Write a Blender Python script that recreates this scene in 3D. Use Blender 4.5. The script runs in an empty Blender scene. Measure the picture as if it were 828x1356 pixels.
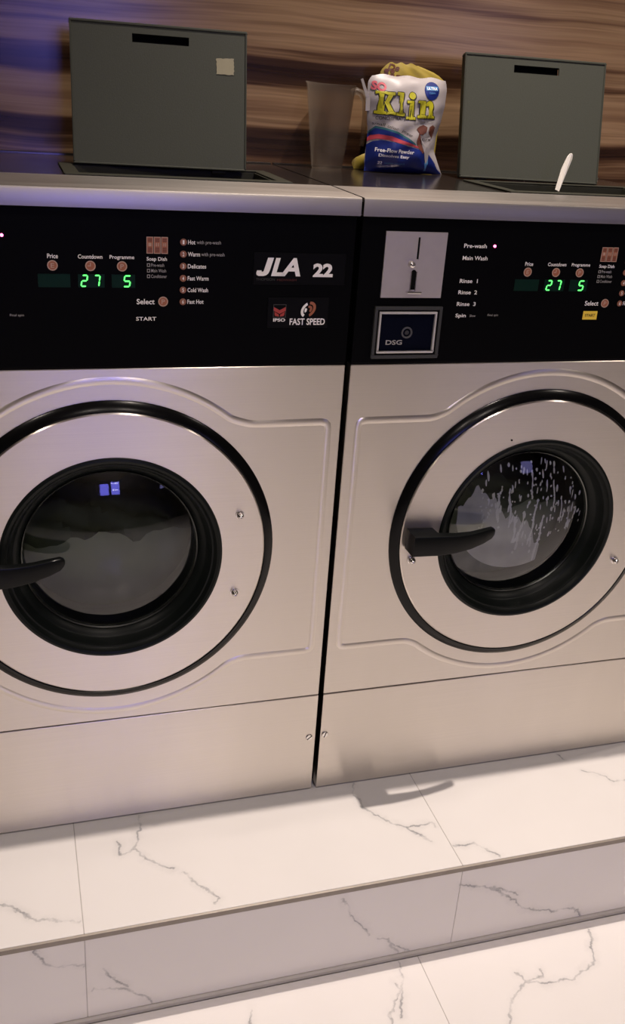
import bpy, bmesh, math, random
from mathutils import Matrix, Vector
random.seed(7)
PI = math.pi
sc = bpy.context.scene
COL = sc.collection

# ------------------------------------------------------------------ camera
cam_d = bpy.data.cameras.new('camera')
cam = bpy.data.objects.new('camera', cam_d)
COL.objects.link(cam)
cam_d.sensor_fit = 'HORIZONTAL'
cam_d.sensor_width = 36.0
cam_d.lens = 36.0 * 1267.3937 / 828.0
cam_d.clip_start = 0.02
cam.matrix_world = Matrix((
    (0.95647939, 0.05900739, -0.28577143, -0.47237),
    (-0.28452363, 0.40593313, -0.86848408, -1.31556),
    (0.06475711, 0.91199584, 0.40505567, 1.17198),
    (0, 0, 0, 1)))
sc.camera = cam

# ------------------------------------------------------------------ view, world
sc.view_settings.view_transform = 'Standard'
sc.view_settings.look = 'None'
sc.view_settings.gamma = 1.0
sc.view_settings.use_curve_mapping = False
sc.view_settings.exposure = 0.0
sc.cycles.use_denoising = True
sc.cycles.max_bounces = 8
sc.cycles.diffuse_bounces = 4
sc.cycles.glossy_bounces = 4
sc.cycles.transmission_bounces = 8
sc.cycles.transparent_max_bounces = 12
sc.cycles.caustics_reflective = False
sc.cycles.caustics_refractive = False
sc.cycles.sample_clamp_indirect = 4.0
w = bpy.data.worlds.new('night')
sc.world = w
w.use_nodes = True
w.node_tree.nodes['Background'].inputs[0].default_value = (0.01, 0.01, 0.013, 1)
w.node_tree.nodes['Background'].inputs[1].default_value = 1.0

# ------------------------------------------------------------------ room lamps (the light of the downlights built below)
CEIL = 2.62
WARM = (1.0, 0.87, 0.77)
DOWNLIGHTS = [   # x, y, watts, beam (deg), soft radius, tilt away from the wall (deg)
    (0.32, 0.030, 212.0, 94, 0.014, 13),
    (1.35, 0.10, 36.0, 100, 0.03, 10),
    (-1.50, -1.05, 35.0, 130, 0.06, 0),  # this row of three is added to brighten the floor the steel reflects
    (0.20, -1.05, 35.0, 130, 0.06, 0),
    (1.90, -1.05, 35.0, 130, 0.06, 0),
    (-0.45, -3.20, 42.0, 150, 0.05, 0),
    (0.35, -3.20, 52.0, 150, 0.05, 0),
]
for i, (lx, ly, watts, beam, rad, tilt) in enumerate(DOWNLIGHTS):
    ld = bpy.data.lights.new('downlight_lamp', 'SPOT')
    ld.energy = watts
    ld.color = WARM
    ld.spot_size = math.radians(beam)
    ld.spot_blend = 0.9 if tilt else 0.6
    ld.shadow_soft_size = rad
    lo = bpy.data.objects.new('downlight_lamp', ld)
    lo.location = (lx, ly, CEIL - 0.03)
    lo.rotation_euler = (-math.radians(tilt), 0, 0)
    COL.objects.link(lo)

# ------------------------------------------------------------------ materials
MATS = {}
def mat(name):
    m = bpy.data.materials.new(name)
    m.use_nodes = True
    MATS[name] = m
    return m, m.node_tree, m.node_tree.nodes['Principled BSDF']

def plain(name, col, rough=0.5, metal=0.0, spec=0.5, emit=None, estr=0.0, noise=0.0, nscale=40.0, bump=0.0):
    m, t, b = mat(name)
    b.inputs['Base Color'].default_value = (*col, 1)
    b.inputs['Roughness'].default_value = rough
    b.inputs['Metallic'].default_value = metal
    b.inputs['Specular IOR Level'].default_value = spec
    if emit:
        b.inputs['Emission Color'].default_value = (*emit, 1)
        b.inputs['Emission Strength'].default_value = estr
    if noise or bump:
        tc = t.nodes.new('ShaderNodeTexCoord')
        nz = t.nodes.new('ShaderNodeTexNoise')
        nz.inputs['Scale'].default_value = nscale
        nz.inputs['Detail'].default_value = 4
        t.links.new(tc.outputs['Object'], nz.inputs['Vector'])
        if noise:
            mx = t.nodes.new('ShaderNodeMix'); mx.data_type = 'RGBA'
            mx.inputs['A'].default_value = (*[c * (1 - noise) for c in col], 1)
            mx.inputs['B'].default_value = (*[min(1, c * (1 + noise)) for c in col], 1)
            t.links.new(nz.outputs['Fac'], mx.inputs['Factor'])
            t.links.new(mx.outputs['Result'], b.inputs['Base Color'])
        if bump:
            bp = t.nodes.new('ShaderNodeBump')
            bp.inputs['Strength'].default_value = bump
            bp.inputs['Distance'].default_value = 0.001
            t.links.new(nz.outputs['Fac'], bp.inputs['Height'])
            t.links.new(bp.outputs['Normal'], b.inputs['Normal'])
    return m

def math_node(t, op, a, b=None, c=None, clamp=False):
    n = t.nodes.new('ShaderNodeMath'); n.operation = op; n.use_clamp = clamp
    for i, v in enumerate((a, b, c)):
        if v is None: continue
        if isinstance(v, (int, float)): n.inputs[i].default_value = v
        else: t.links.new(v, n.inputs[i])
    return n.outputs[0]

def vmath(t, op, a, b=None, out=0):
    n = t.nodes.new('ShaderNodeVectorMath'); n.operation = op
    for i, v in enumerate((a, b)):
        if v is None: continue
        if isinstance(v, (tuple, list)): n.inputs[i].default_value = v
        else: t.links.new(v, n.inputs[i])
    return n.outputs[out]

def ramp(t, fac, stops, interp='LINEAR'):
    r = t.nodes.new('ShaderNodeValToRGB')
    r.color_ramp.interpolation = interp
    e = r.color_ramp.elements
    while len(e) < len(stops): e.new(0.5)
    for k, (p, c) in enumerate(stops):
        e[k].position = p
        e[k].color = (*c, 1) if len(c) == 3 else c
    t.links.new(fac, r.inputs['Fac'])
    return r.outputs['Color']

def noise(t, vec, scale, detail=3, rough=0.5, dist=0.0):
    n = t.nodes.new('ShaderNodeTexNoise')
    n.inputs['Scale'].default_value = scale
    n.inputs['Detail'].default_value = detail
    n.inputs['Roughness'].default_value = rough
    n.inputs['Distortion'].default_value = dist
    t.links.new(vec, n.inputs['Vector'])
    return n

def steel(name, col, rough, aniso, streak=0.05):
    m, t, b = mat(name)
    tc = t.nodes.new('ShaderNodeTexCoord')
    b.inputs['Metallic'].default_value = 1.0
    b.inputs['Anisotropic'].default_value = aniso
    tan = t.nodes.new('ShaderNodeCombineXYZ')
    tan.inputs[1].default_value = 0.7; tan.inputs[2].default_value = 0.7   # brushed along x: highlights smear up and down
    t.links.new(tan.outputs[0], b.inputs['Tangent'])
    grain = noise(t, vmath(t, 'MULTIPLY', tc.outputs['Object'], (4, 30, 900)), 1.0, 2)
    cloud = noise(t, vmath(t, 'MULTIPLY', tc.outputs['Object'], (9, 9, 2.0)), 1.0, 3)
    s = math_node(t, 'ADD', math_node(t, 'MULTIPLY', grain.outputs['Fac'], streak * 2),
                  math_node(t, 'MULTIPLY', cloud.outputs['Fac'], 0.10))
    v = math_node(t, 'ADD', s, 1.0 - streak - 0.05)
    mx = vmath(t, 'SCALE', tuple(col))
    t.nodes[-1].inputs['Scale'].default_value = 1.0
    t.links.new(v, t.nodes[-1].inputs['Scale'])
    t.links.new(mx, b.inputs['Base Color'])
    r = math_node(t, 'ADD', math_node(t, 'MULTIPLY', grain.outputs['Fac'], 0.10), rough - 0.05)
    t.links.new(r, b.inputs['Roughness'])
    return m

STEEL = steel('brushed_steel', (0.76, 0.70, 0.635), 0.31, 0.90)
STEEL_TOP = steel('steel_counter_edge', (0.47, 0.435, 0.405), 0.36, 0.35)
STEEL_DOOR = steel('door_steel', (0.78, 0.715, 0.65), 0.31, 0.90)
CHROME = plain('chrome', (0.75, 0.72, 0.70), 0.18, 1.0)
CHROME_DARK = plain('dark_chrome', (0.11, 0.115, 0.11), 0.25, 1.0)
COIN_STEEL = plain('coin_plate_steel', (0.56, 0.51, 0.48), 0.5, 0.85, noise=0.06, nscale=60)
BLACK = plain('black_panel', (0.0022, 0.0022, 0.0028), 0.35, 0, 0.05)
BLACK_PLATE = plain('black_badge', (0.004, 0.004, 0.005), 0.3, 0, 0.10)
RUBBER = plain('black_rubber', (0.005, 0.007, 0.006), 0.38, 0, 0.18, noise=0.15)
GLOSS_BLACK = plain('gloss_black_ring', (0.003, 0.003, 0.003), 0.20, 0, 0.22)
PLASTIC_BLACK = plain('black_plastic_handle', (0.003, 0.0035, 0.0035), 0.30, 0, 0.16, bump=0.1, nscale=300)
VOID = plain('dark_void', (0.004, 0.004, 0.004), 0.9, 0, 0.1)  # slot insides: their shade is put into the colour
GAP = plain('gap_dark', (0.006, 0.005, 0.005), 0.9, 0, 0.1)
TOPDARK = plain('dark_polished_top', (0.10, 0.085, 0.075), 0.16, 0.85, 0.5, noise=0.12, nscale=25)
LIDGREY = plain('grey_green_plastic', (0.050, 0.053, 0.042), 0.62, 0, 0.2, noise=0.14, nscale=420, bump=0.12)
LIDRIM = plain('grey_green_edge', (0.040, 0.042, 0.032), 0.6, 0, 0.2, noise=0.1, nscale=120)
LIDDARK = plain('grey_green_rim', (0.024, 0.024, 0.017), 0.55, 0, 0.2, noise=0.1, nscale=120)
DRUM = plain('drum_steel', (0.12, 0.12, 0.12), 0.4, 1.0)
INKW = plain('print_white', (0.93, 0.89, 0.86), 0.5)
INKG = plain('print_grey', (0.36, 0.34, 0.33), 0.5)
INKO = plain('print_orange', (0.36, 0.115, 0.055), 0.5)
NUMDISC = plain('print_brown', (0.27, 0.105, 0.06), 0.5)
INKT = plain('print_tan', (0.50, 0.33, 0.25), 0.5)
INKR = plain('print_red', (0.42, 0.045, 0.035), 0.5)
INKK = plain('print_black', (0.01, 0.01, 0.01), 0.5)
WINDOWGREEN = plain('display_window', (0.002, 0.018, 0.012), 0.3, 0, 0.2)
DIGIT = plain('green_led', (0.02, 0.3, 0.05), 0.5, emit=(0.10, 1.0, 0.14), estr=2.4)
REDLED = plain('red_led', (0.4, 0.02, 0.08), 0.4, emit=(1.0, 0.10, 0.30), estr=9.0)
YELLOW = plain('yellow_sticker', (0.90, 0.63, 0.06), 0.5, noise=0.08)
SCREEN = plain('reader_screen', (0.002, 0.003, 0.010), 0.3, 0, 0.06)
READERFRAME = plain('reader_frame_bright', (0.62, 0.60, 0.58), 0.35, 0.35)
BEZEL = plain('reader_bezel', (0.035, 0.036, 0.035), 0.45)
PAPER = plain('paper_tape', (0.25, 0.225, 0.15), 0.8, noise=0.12, nscale=90)
BAGW = plain('bag_white', (0.37, 0.335, 0.335), 0.42, 0, 0.5, noise=0.05, bump=0.25, nscale=60)
BAGY = plain('bag_yellow', (0.33, 0.245, 0.035), 0.45, noise=0.1, bump=0.25, nscale=60)
BLUE = plain('bag_blue', (0.010, 0.022, 0.16), 0.35)
BLUE2 = plain('bag_light_blue', (0.10, 0.28, 0.55), 0.35)
TEAL = plain('bag_teal', (0.03, 0.12, 0.14), 0.4)
BAGRED = plain('bag_red', (0.42, 0.05, 0.07), 0.4)
PINK = plain('bag_pink', (0.62, 0.13, 0.16), 0.4)
LETTER = plain('bag_letter_yellow', (0.40, 0.37, 0.015), 0.4)
BROWN = plain('bag_brown', (0.13, 0.045, 0.03), 0.4)
SPOONW = plain('white_plastic', (0.72, 0.68, 0.62), 0.4)
WALLP = plain('painted_wall', (0.13, 0.115, 0.10), 0.8, noise=0.05, nscale=6)
CEILM = plain('ceiling_paint', (0.32, 0.30, 0.28), 0.85, noise=0.03, nscale=6)
GROUT = plain('grout', (0.42, 0.39, 0.37), 0.9, noise=0.2, nscale=80)
EDGETRIM = plain('tile_edge_trim', (0.27, 0.235, 0.20), 0.5, 0.3, noise=0.12, nscale=70)
FOOT_SHADE = plain('foot_shade_strip', (0.50, 0.465, 0.43), 0.5, 0.0, noise=0.1, nscale=60)
LAMP = plain('lamp_lens', (0.9, 0.85, 0.8), 0.5, emit=WARM, estr=6.0)
LAMPRING = plain('lamp_ring', (0.7, 0.7, 0.7), 0.4)
SIGNBLUE = plain('blue_lit_pane', (0.05, 0.05, 0.3), 0.3, emit=(0.20, 0.19, 1.0), estr=9.0)
SIGNPALE = plain('pale_lit_pane', (0.1, 0.1, 0.3), 0.3, emit=(0.45, 0.42, 1.0), estr=2.2)
SIGNWHITE = plain('white_lit_dots', (0.5, 0.5, 0.8), 0.3, emit=(0.75, 0.75, 1.0), estr=14.0)
LAUNDRY = plain('wet_wash', (0.14, 0.165, 0.115), 0.6, noise=0.3, nscale=14, bump=0.4)
WATER = plain('soapy_water', (0.50, 0.50, 0.47), 0.35, noise=0.12, nscale=18)
SUDS = plain('suds', (0.88, 0.88, 0.84), 0.5, noise=0.15, nscale=50)
FOAM = plain('grey_foam', (0.60, 0.60, 0.56), 0.5, noise=0.30, nscale=28)
SUDSY = plain('suds_yellowish', (0.55, 0.52, 0.34), 0.5, noise=0.15, nscale=50)

def make_glass(name):
    m, t, b = mat(name)
    out = t.nodes['Material Output']
    gl = t.nodes.new('ShaderNodeBsdfGlossy'); gl.inputs['Roughness'].default_value = 0.03
    gl.inputs['Color'].default_value = (1, 1, 1, 1)
    tr = t.nodes.new('ShaderNodeBsdfTransparent'); tr.inputs['Color'].default_value = (0.93, 0.95, 0.93, 1)
    fr = t.nodes.new('ShaderNodeFresnel'); fr.inputs['IOR'].default_value = 1.62
    mx = t.nodes.new('ShaderNodeMixShader')
    t.links.new(fr.outputs[0], mx.inputs[0])
    t.links.new(tr.outputs[0], mx.inputs[1]); t.links.new(gl.outputs[0], mx.inputs[2])
    t.links.new(mx.outputs[0], out.inputs[0])
    return m
GLASS = make_glass('door_glass')

def make_jug():
    m, t, b = mat('frosted_plastic')
    out = t.nodes['Material Output']
    b.inputs['Base Color'].default_value = (0.25, 0.215, 0.18, 1)
    b.inputs['Roughness'].default_value = 0.35
    tl = t.nodes.new('ShaderNodeBsdfTranslucent'); tl.inputs['Color'].default_value = (0.5, 0.45, 0.4, 1)
    tr = t.nodes.new('ShaderNodeBsdfTransparent'); tr.inputs['Color'].default_value = (0.9, 0.86, 0.82, 1)
    m1 = t.nodes.new('ShaderNodeMixShader'); m1.inputs[0].default_value = 0.45
    t.links.new(b.outputs[0], m1.inputs[1]); t.links.new(tl.outputs[0], m1.inputs[2])
    m2 = t.nodes.new('ShaderNodeMixShader'); m2.inputs[0].default_value = 0.70
    t.links.new(m1.outputs[0], m2.inputs[1]); t.links.new(tr.outputs[0], m2.inputs[2])
    t.links.new(m2.outputs[0], out.inputs[0])
    return m
JUG = make_jug()

def make_wood():
    m, t, b = mat('walnut_laminate')
    tc = t.nodes.new('ShaderNodeTexCoord')
    P = tc.outputs['Object']
    warp = noise(t, vmath(t, 'MULTIPLY', P, (2.2, 1, 6)), 1.0, 2)
    wv = vmath(t, 'SCALE', vmath(t, 'SUBTRACT', warp.outputs['Color'], (0.5, 0.5, 0.5)))
    t.nodes[-1].inputs['Scale'].default_value = 0.03
    for n in t.nodes:
        if n.type == 'VECT_MATH' and n.operation == 'SCALE': n.inputs['Scale'].default_value = 0.034
    Q = vmath(t, 'ADD', P, wv)
    big = noise(t, vmath(t, 'MULTIPLY', Q, (0.9, 1, 15)), 1.0, 3, 0.55)
    mid = noise(t, vmath(t, 'MULTIPLY', Q, (1.5, 1, 75)), 1.0, 3, 0.6)
    fine = noise(t, vmath(t, 'MULTIPLY', Q, (5, 1, 420)), 1.0, 2)
    f = math_node(t, 'ADD', math_node(t, 'MULTIPLY', big.outputs['Fac'], 0.62),
                  math_node(t, 'MULTIPLY', mid.outputs['Fac'], 0.38))
    sep = t.nodes.new('ShaderNodeSeparateXYZ'); t.links.new(Q, sep.inputs[0])
    # a denser, darker board low on the wall, paler sapwood above it
    low = t.nodes.new('ShaderNodeMapRange')
    low.inputs['From Min'].default_value = 1.03; low.inputs['From Max'].default_value = 1.37
    t.links.new(sep.outputs[2], low.inputs['Value'])
    g = lambda o: (0.5 + 2.5*o,) * 3
    boards = ramp(t, low.outputs[0], [(0.0, g(-.05)), (0.11, g(-.04)), (0.145, g(-.11)), (0.185, g(-.11)), (0.215, g(.015)), (0.40, g(.03)), (0.465, g(-.04)),
                                      (0.50, g(-.035)), (0.545, g(.03)), (0.75, g(.05)), (0.86, g(-.02)), (0.92, g(.03)), (1.0, g(.02))])
    bw = t.nodes.new('ShaderNodeSeparateXYZ'); t.links.new(boards, bw.inputs[0])
    f = math_node(t, 'ADD', f, math_node(t, 'MULTIPLY_ADD', bw.outputs[0], 0.4, -0.2))
    c = ramp(t, f, [(0.31, (0.018, 0.008, 0.005)), (0.41, (0.050, 0.024, 0.013)), (0.455, (0.125, 0.068, 0.036)),
                    (0.50, (0.215, 0.130, 0.072)), (0.56, (0.30, 0.190, 0.108)), (0.63, (0.235, 0.140, 0.078)), (0.72, (0.13, 0.072, 0.04))])
    fin = math_node(t, 'ADD', math_node(t, 'MULTIPLY', fine.outputs['Fac'], 0.5), 0.75)
    sc_ = vmath(t, 'SCALE', c)
    t.links.new(fin, t.nodes[-1].inputs['Scale'])
    t.links.new(sc_, b.inputs['Base Color'])
    b.inputs['Roughness'].default_value = 0.20
    b.inputs['Specular IOR Level'].default_value = 0.5
    return m
WOOD = make_wood()

VEINS = dict(
 top=[[(-0.3147,-0.0026),(-0.3177,-0.0359),(-0.3231,-0.0384),(-0.3255,-0.058),(-0.3352,-0.0807),(-0.3201,-0.1033),(-0.2964,-0.1274),(-0.2764,-0.1403)],
      [(-0.2644,-0.1497),(-0.2401,-0.1847),(-0.2191,-0.2134),(-0.2263,-0.2258)],
      [(-0.3352,-0.0807),(-0.3562,-0.0865),(-0.3591,-0.0559)],
      [(-0.56,-0.149),(-0.5315,-0.1582),(-0.4959,-0.1933),(-0.4862,-0.1956),(-0.4622,-0.2026),(-0.4309,-0.2143)],
      [(0.0773,-0.0046),(0.0678,-0.0237),(0.0769,-0.0767),(0.1092,-0.1132),(0.1306,-0.1314),(0.1671,-0.1299),(0.1818,-0.1292),(0.1818,-0.1427)],
      [(0.1306,-0.1314),(0.1602,-0.1699)],
      [(0.1963,-0.1909),(0.2335,-0.1937),(0.2455,-0.2074),(0.2603,-0.2323)],
      [(0.5044,-0.0074),(0.5061,-0.0219)],
      [(0.5247,-0.0583),(0.554,-0.0759),(0.5708,-0.1019),(0.62,-0.105)]],
 riser=[[(-0.5002,-0.0142),(-0.4913,-0.0288),(-0.4856,-0.0444),(-0.4729,-0.0525),(-0.4312,-0.059)],
      [(-0.4207,-0.1215),(-0.416,-0.1147),(-0.368,-0.1283),(-0.3471,-0.1476),(-0.3259,-0.1723),(-0.3151,-0.1789)],
      [(-0.4003,-0.0769),(-0.395,-0.0961),(-0.3644,-0.1243)],
      [(-0.0203,-0.0206),(0.0005,-0.0668),(0.0262,-0.1019),(0.0342,-0.1159)],
      [(0.0515,-0.1273),(0.07,-0.1355),(0.0901,-0.1689),(0.095,-0.1881)],
      [(0.0704,-0.1391),(0.1146,-0.1753)],
      [(0.1927,-0.0412),(0.2312,-0.0533),(0.2601,-0.065),(0.2938,-0.0937),(0.3293,-0.1287),(0.3917,-0.1472),(0.4303,-0.1473),(0.4538,-0.1788)],
      [(0.2519,-0.058),(0.3073,-0.0862)]],
 floor=[[(0.0929,-0.2466),(0.0791,-0.2959),(0.0404,-0.3376),(0.0336,-0.37)],
      [(0.0694,-0.286),(0.0764,-0.3027),(0.0558,-0.3484)],
      [(0.4576,-0.2628),(0.4357,-0.3035),(0.429,-0.3264),(0.3729,-0.3479),(0.3164,-0.3452),(0.2874,-0.3352),(0.2506,-0.3595),(0.2415,-0.369),(0.215,-0.42)],
      [(0.2796,-0.3147),(0.2874,-0.3352)],
      [(0.3258,-0.3179),(0.3207,-0.3323),(0.2874,-0.3352)],
      [(-0.1719,-0.2776),(-0.19,-0.32)]])

def seg_group():
    g = bpy.data.node_groups.new('vein_segment', 'ShaderNodeTree')
    itf = g.interface
    itf.new_socket('P', in_out='INPUT', socket_type='NodeSocketVector')
    itf.new_socket('A', in_out='INPUT', socket_type='NodeSocketVector')
    itf.new_socket('AB', in_out='INPUT', socket_type='NodeSocketVector')
    itf.new_socket('Inv', in_out='INPUT', socket_type='NodeSocketFloat')
    itf.new_socket('D', in_out='OUTPUT', socket_type='NodeSocketFloat')
    gi = g.nodes.new('NodeGroupInput'); go = g.nodes.new('NodeGroupOutput')
    pa = vmath(g, 'SUBTRACT', gi.outputs['P'], gi.outputs['A'])
    d = vmath(g, 'DOT_PRODUCT', pa, gi.outputs['AB'], out='Value')
    h = math_node(g, 'MULTIPLY', d, gi.outputs['Inv'], clamp=True)
    q = g.nodes.new('ShaderNodeVectorMath'); q.operation = 'SCALE'
    g.links.new(gi.outputs['AB'], q.inputs[0]); g.links.new(h, q.inputs['Scale'])
    L = vmath(g, 'LENGTH', vmath(g, 'SUBTRACT', pa, q.outputs[0]), out='Value')
    g.links.new(L, go.inputs['D'])
    return g
SEG = seg_group()

def make_marble(name, axes, polys, gloss=0.22):
    """white marble tile; named veins follow their polylines, faint random ones everywhere else"""
    m, t, b = mat(name)
    tc = t.nodes.new('ShaderNodeTexCoord')
    sep = t.nodes.new('ShaderNodeSeparateXYZ'); t.links.new(tc.outputs['Object'], sep.inputs[0])
    cmb = t.nodes.new('ShaderNodeCombineXYZ')
    t.links.new(sep.outputs[axes[0]], cmb.inputs[0]); t.links.new(sep.outputs[axes[1]], cmb.inputs[1])
    P = cmb.outputs[0]
    jit = noise(t, P, 55.0, 3, 0.6)
    jv = vmath(t, 'SUBTRACT', jit.outputs['Color'], (0.5, 0.5, 0.5))
    js = t.nodes.new('ShaderNodeVectorMath'); js.operation = 'MULTIPLY'
    js.inputs[1].default_value = (0.020, 0.020, 0.0); t.links.new(jv, js.inputs[0])
    Q = vmath(t, 'ADD', P, js.outputs[0])
    dist = None
    for pl in polys:
        for (a, c) in zip(pl[:-1], pl[1:]):
            n = t.nodes.new('ShaderNodeGroup'); n.node_tree = SEG
            t.links.new(Q, n.inputs['P'])
            ab = (c[0] - a[0], c[1] - a[1])
            n.inputs['A'].default_value = (a[0], a[1], 0)
            n.inputs['AB'].default_value = (ab[0], ab[1], 0)
            n.inputs['Inv'].default_value = 1.0 / max(1e-9, ab[0] ** 2 + ab[1] ** 2)
            dist = n.outputs[0] if dist is None else math_node(t, 'MINIMUM', dist, n.outputs[0])
    core = t.nodes.new('ShaderNodeMapRange'); core.interpolation_type = 'SMOOTHSTEP'
    core.inputs['From Min'].default_value = 0.0002; core.inputs['From Max'].default_value = 0.0034
    core.inputs['To Min'].default_value = 0.85; core.inputs['To Max'].default_value = 0.0
    t.links.new(dist, core.inputs['Value'])
    halo = t.nodes.new('ShaderNodeMapRange'); halo.interpolation_type = 'SMOOTHSTEP'
    halo.inputs['From Min'].default_value = 0.0; halo.inputs['From Max'].default_value = 0.016
    halo.inputs['To Min'].default_value = 0.30; halo.inputs['To Max'].default_value = 0.0
    t.links.new(dist, halo.inputs['Value'])
    brk = noise(t, P, 26.0, 3, 0.6)
    brk_v = t.nodes.new('ShaderNodeMapRange')
    brk_v.inputs['From Min'].default_value = 0.36; brk_v.inputs['From Max'].default_value = 0.60
    brk_v.inputs['To Min'].default_value = 0.12; brk_v.inputs['To Max'].default_value = 0.80
    t.links.new(brk.outputs['Fac'], brk_v.inputs['Value'])
    v = math_node(t, 'MULTIPLY', math_node(t, 'ADD', core.outputs[0], math_node(t, 'MULTIPLY', halo.outputs[0], brk.outputs['Fac'])), brk_v.outputs[0], clamp=True)
    cloud = noise(t, P, 5.0, 3)
    base = t.nodes.new('ShaderNodeMix'); base.data_type = 'RGBA'
    base.inputs['A'].default_value = (0.73, 0.695, 0.675, 1); base.inputs['B'].default_value = (0.80, 0.765, 0.745, 1)
    t.links.new(cloud.outputs['Fac'], base.inputs['Factor'])
    mx = t.nodes.new('ShaderNodeMix'); mx.data_type = 'RGBA'
    t.links.new(v, mx.inputs['Factor'])
    t.links.new(base.outputs['Result'], mx.inputs['A'])
    mx.inputs['B'].default_value = (0.25, 0.25, 0.26, 1)
    t.links.new(mx.outputs['Result'], b.inputs['Base Color'])
    b.inputs['Roughness'].default_value = gloss
    b.inputs['Specular IOR Level'].default_value = 0.4
    return m
MARBLE_TOP = make_marble('marble_plinth_top', (0, 1), VEINS['top'])
MARBLE_RISER = make_marble('marble_riser', (0, 2), VEINS['riser'])
MARBLE_FLOOR = make_marble('marble_floor', (0, 1), VEINS['floor'])

# ------------------------------------------------------------------ geometry helpers
def link(o, parent=None):
    COL.objects.link(o)
    if parent is not None: o.parent = parent
    return o

def obj(name, bm, m, parent=None, smooth=False, bevel=0.0, segs=2, loc=None, rot=None):
    bmesh.ops.remove_doubles(bm, verts=bm.verts, dist=1e-6)
    if bevel > 0:
        bmesh.ops.bevel(bm, geom=[e for e in bm.edges if len(e.link_faces) == 2 and e.calc_face_angle(0) > 0.5],
                        offset=bevel, segments=segs, profile=0.5, affect='EDGES')
    bmesh.ops.recalc_face_normals(bm, faces=bm.faces)
    for f in bm.faces: f.smooth = smooth
    me = bpy.data.meshes.new(name)
    bm.to_mesh(me); bm.free()
    me.materials.append(m)
    if smooth:
        try: me.set_sharp_from_angle(angle=math.radians(38))
        except Exception: pass
    o = bpy.data.objects.new(name, me)
    if loc: o.location = loc
    if rot: o.rotation_euler = rot
    return link(o, parent)

def tag(o, label=None, cat=None, group=None, kind=None):
    if label: o['label'] = label
    if cat: o['category'] = cat
    if group: o['group'] = group
    if kind: o['kind'] = kind
    return o

def empty(name, loc, rz=0.0):
    o = bpy.data.objects.new(name, None)
    o.empty_display_size = 0.05
    o.location = loc; o.rotation_euler = (0, 0, rz)
    return link(o)

def kids(o): return [c for c in bpy.data.objects if c.parent == o]

def copy_tree(o, parent=None):
    c = o.copy(); COL.objects.link(c)
    if parent is not None: c.parent = parent
    for ch in kids(o): copy_tree(ch, c)
    return c

def box(bm, x0, x1, y0, y1, z0, z1):
    v = [bm.verts.new(p) for p in ((x0,y0,z0),(x1,y0,z0),(x1,y1,z0),(x0,y1,z0),(x0,y0,z1),(x1,y0,z1),(x1,y1,z1),(x0,y1,z1))]
    for q in ((0,1,2,3),(4,7,6,5),(0,4,5,1),(1,5,6,2),(2,6,7,3),(3,7,4,0)):
        bm.faces.new([v[i] for i in q])
    return bm

def B(*a):
    return box(bmesh.new(), *a)

def lathe_y(bm, cx, cz, prof, n=96, closed=False):
    """prof: (radius, y) about an axis along Y"""
    rings = []
    for r, y in prof:
        if r < 1e-6: rings.append([bm.verts.new((cx, y, cz))])
        else: rings.append([bm.verts.new((cx + r * math.cos(2*PI*k/n), y, cz + r * math.sin(2*PI*k/n))) for k in range(n)])
    pairs = list(zip(rings[:-1], rings[1:]))
    if closed: pairs.append((rings[-1], rings[0]))
    for a, b in pairs:
        for k in range(n):
            k2 = (k + 1) % n
            if len(a) == 1 and len(b) == 1: continue
            if len(a) == 1: bm.faces.new((a[0], b[k], b[k2]))
            elif len(b) == 1: bm.faces.new((a[k], a[k2], b[0]))
            else: bm.faces.new((a[k], a[k2], b[k2], b[k]))
    return bm

def lathe_z(bm, cx, cy, prof, n=48, closed=False):
    rings = []
    for r, z in prof:
        if r < 1e-6: rings.append([bm.verts.new((cx, cy, z))])
        else: rings.append([bm.verts.new((cx + r * math.cos(2*PI*k/n), cy + r * math.sin(2*PI*k/n), z)) for k in range(n)])
    pairs = list(zip(rings[:-1], rings[1:]))
    if closed: pairs.append((rings[-1], rings[0]))
    for a, b in pairs:
        for k in range(n):
            k2 = (k + 1) % n
            if len(a) == 1 and len(b) == 1: continue
            if len(a) == 1: bm.faces.new((a[0], b[k], b[k2]))
            elif len(b) == 1: bm.faces.new((a[k], a[k2], b[0]))
            else: bm.faces.new((a[k], a[k2], b[k2], b[k]))
    return bm

def prism(bm, poly, y0, y1):
    """polygon in x,z extruded along y"""
    a = [bm.verts.new((x, y0, z)) for x, z in poly]
    b = [bm.verts.new((x, y1, z)) for x, z in poly]
    bm.faces.new(a); bm.faces.new(b[::-1])
    n = len(poly)
    for k in range(n):
        bm.faces.new((a[k], b[k], b[(k+1) % n], a[(k+1) % n]))
    return bm

def prism_x(bm, poly, x0, x1):
    """polygon in y,z extruded along x"""
    a = [bm.verts.new((x0, y, z)) for y, z in poly]
    b = [bm.verts.new((x1, y, z)) for y, z in poly]
    bm.faces.new(a); bm.faces.new(b[::-1])
    n = len(poly)
    for k in range(n):
        bm.faces.new((a[k], b[k], b[(k+1) % n], a[(k+1) % n]))
    return bm

def disc(bm, cx, cz, r, y0, y1, n=20):
    return prism(bm, [(cx + r*math.cos(2*PI*k/n), cz + r*math.sin(2*PI*k/n)) for k in range(n)], y0, y1)

def annulus(bm, cx, cz, r0, r1, y0, y1, n=24):
    return lathe_y(bm, cx, cz, [(r0, y0), (r1, y0), (r1, y1), (r0, y1)], n, True)

def frame_xz(bm, x0, x1, z0, z1, t, y0, y1):
    box(bm, x0, x1, y0, y1, z1 - t, z1); box(bm, x0, x1, y0, y1, z0, z0 + t)
    box(bm, x0, x0 + t, y0, y1, z0 + t, z1 - t); box(bm, x1 - t, x1, y0, y1, z0 + t, z1 - t)
    return bm

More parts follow.
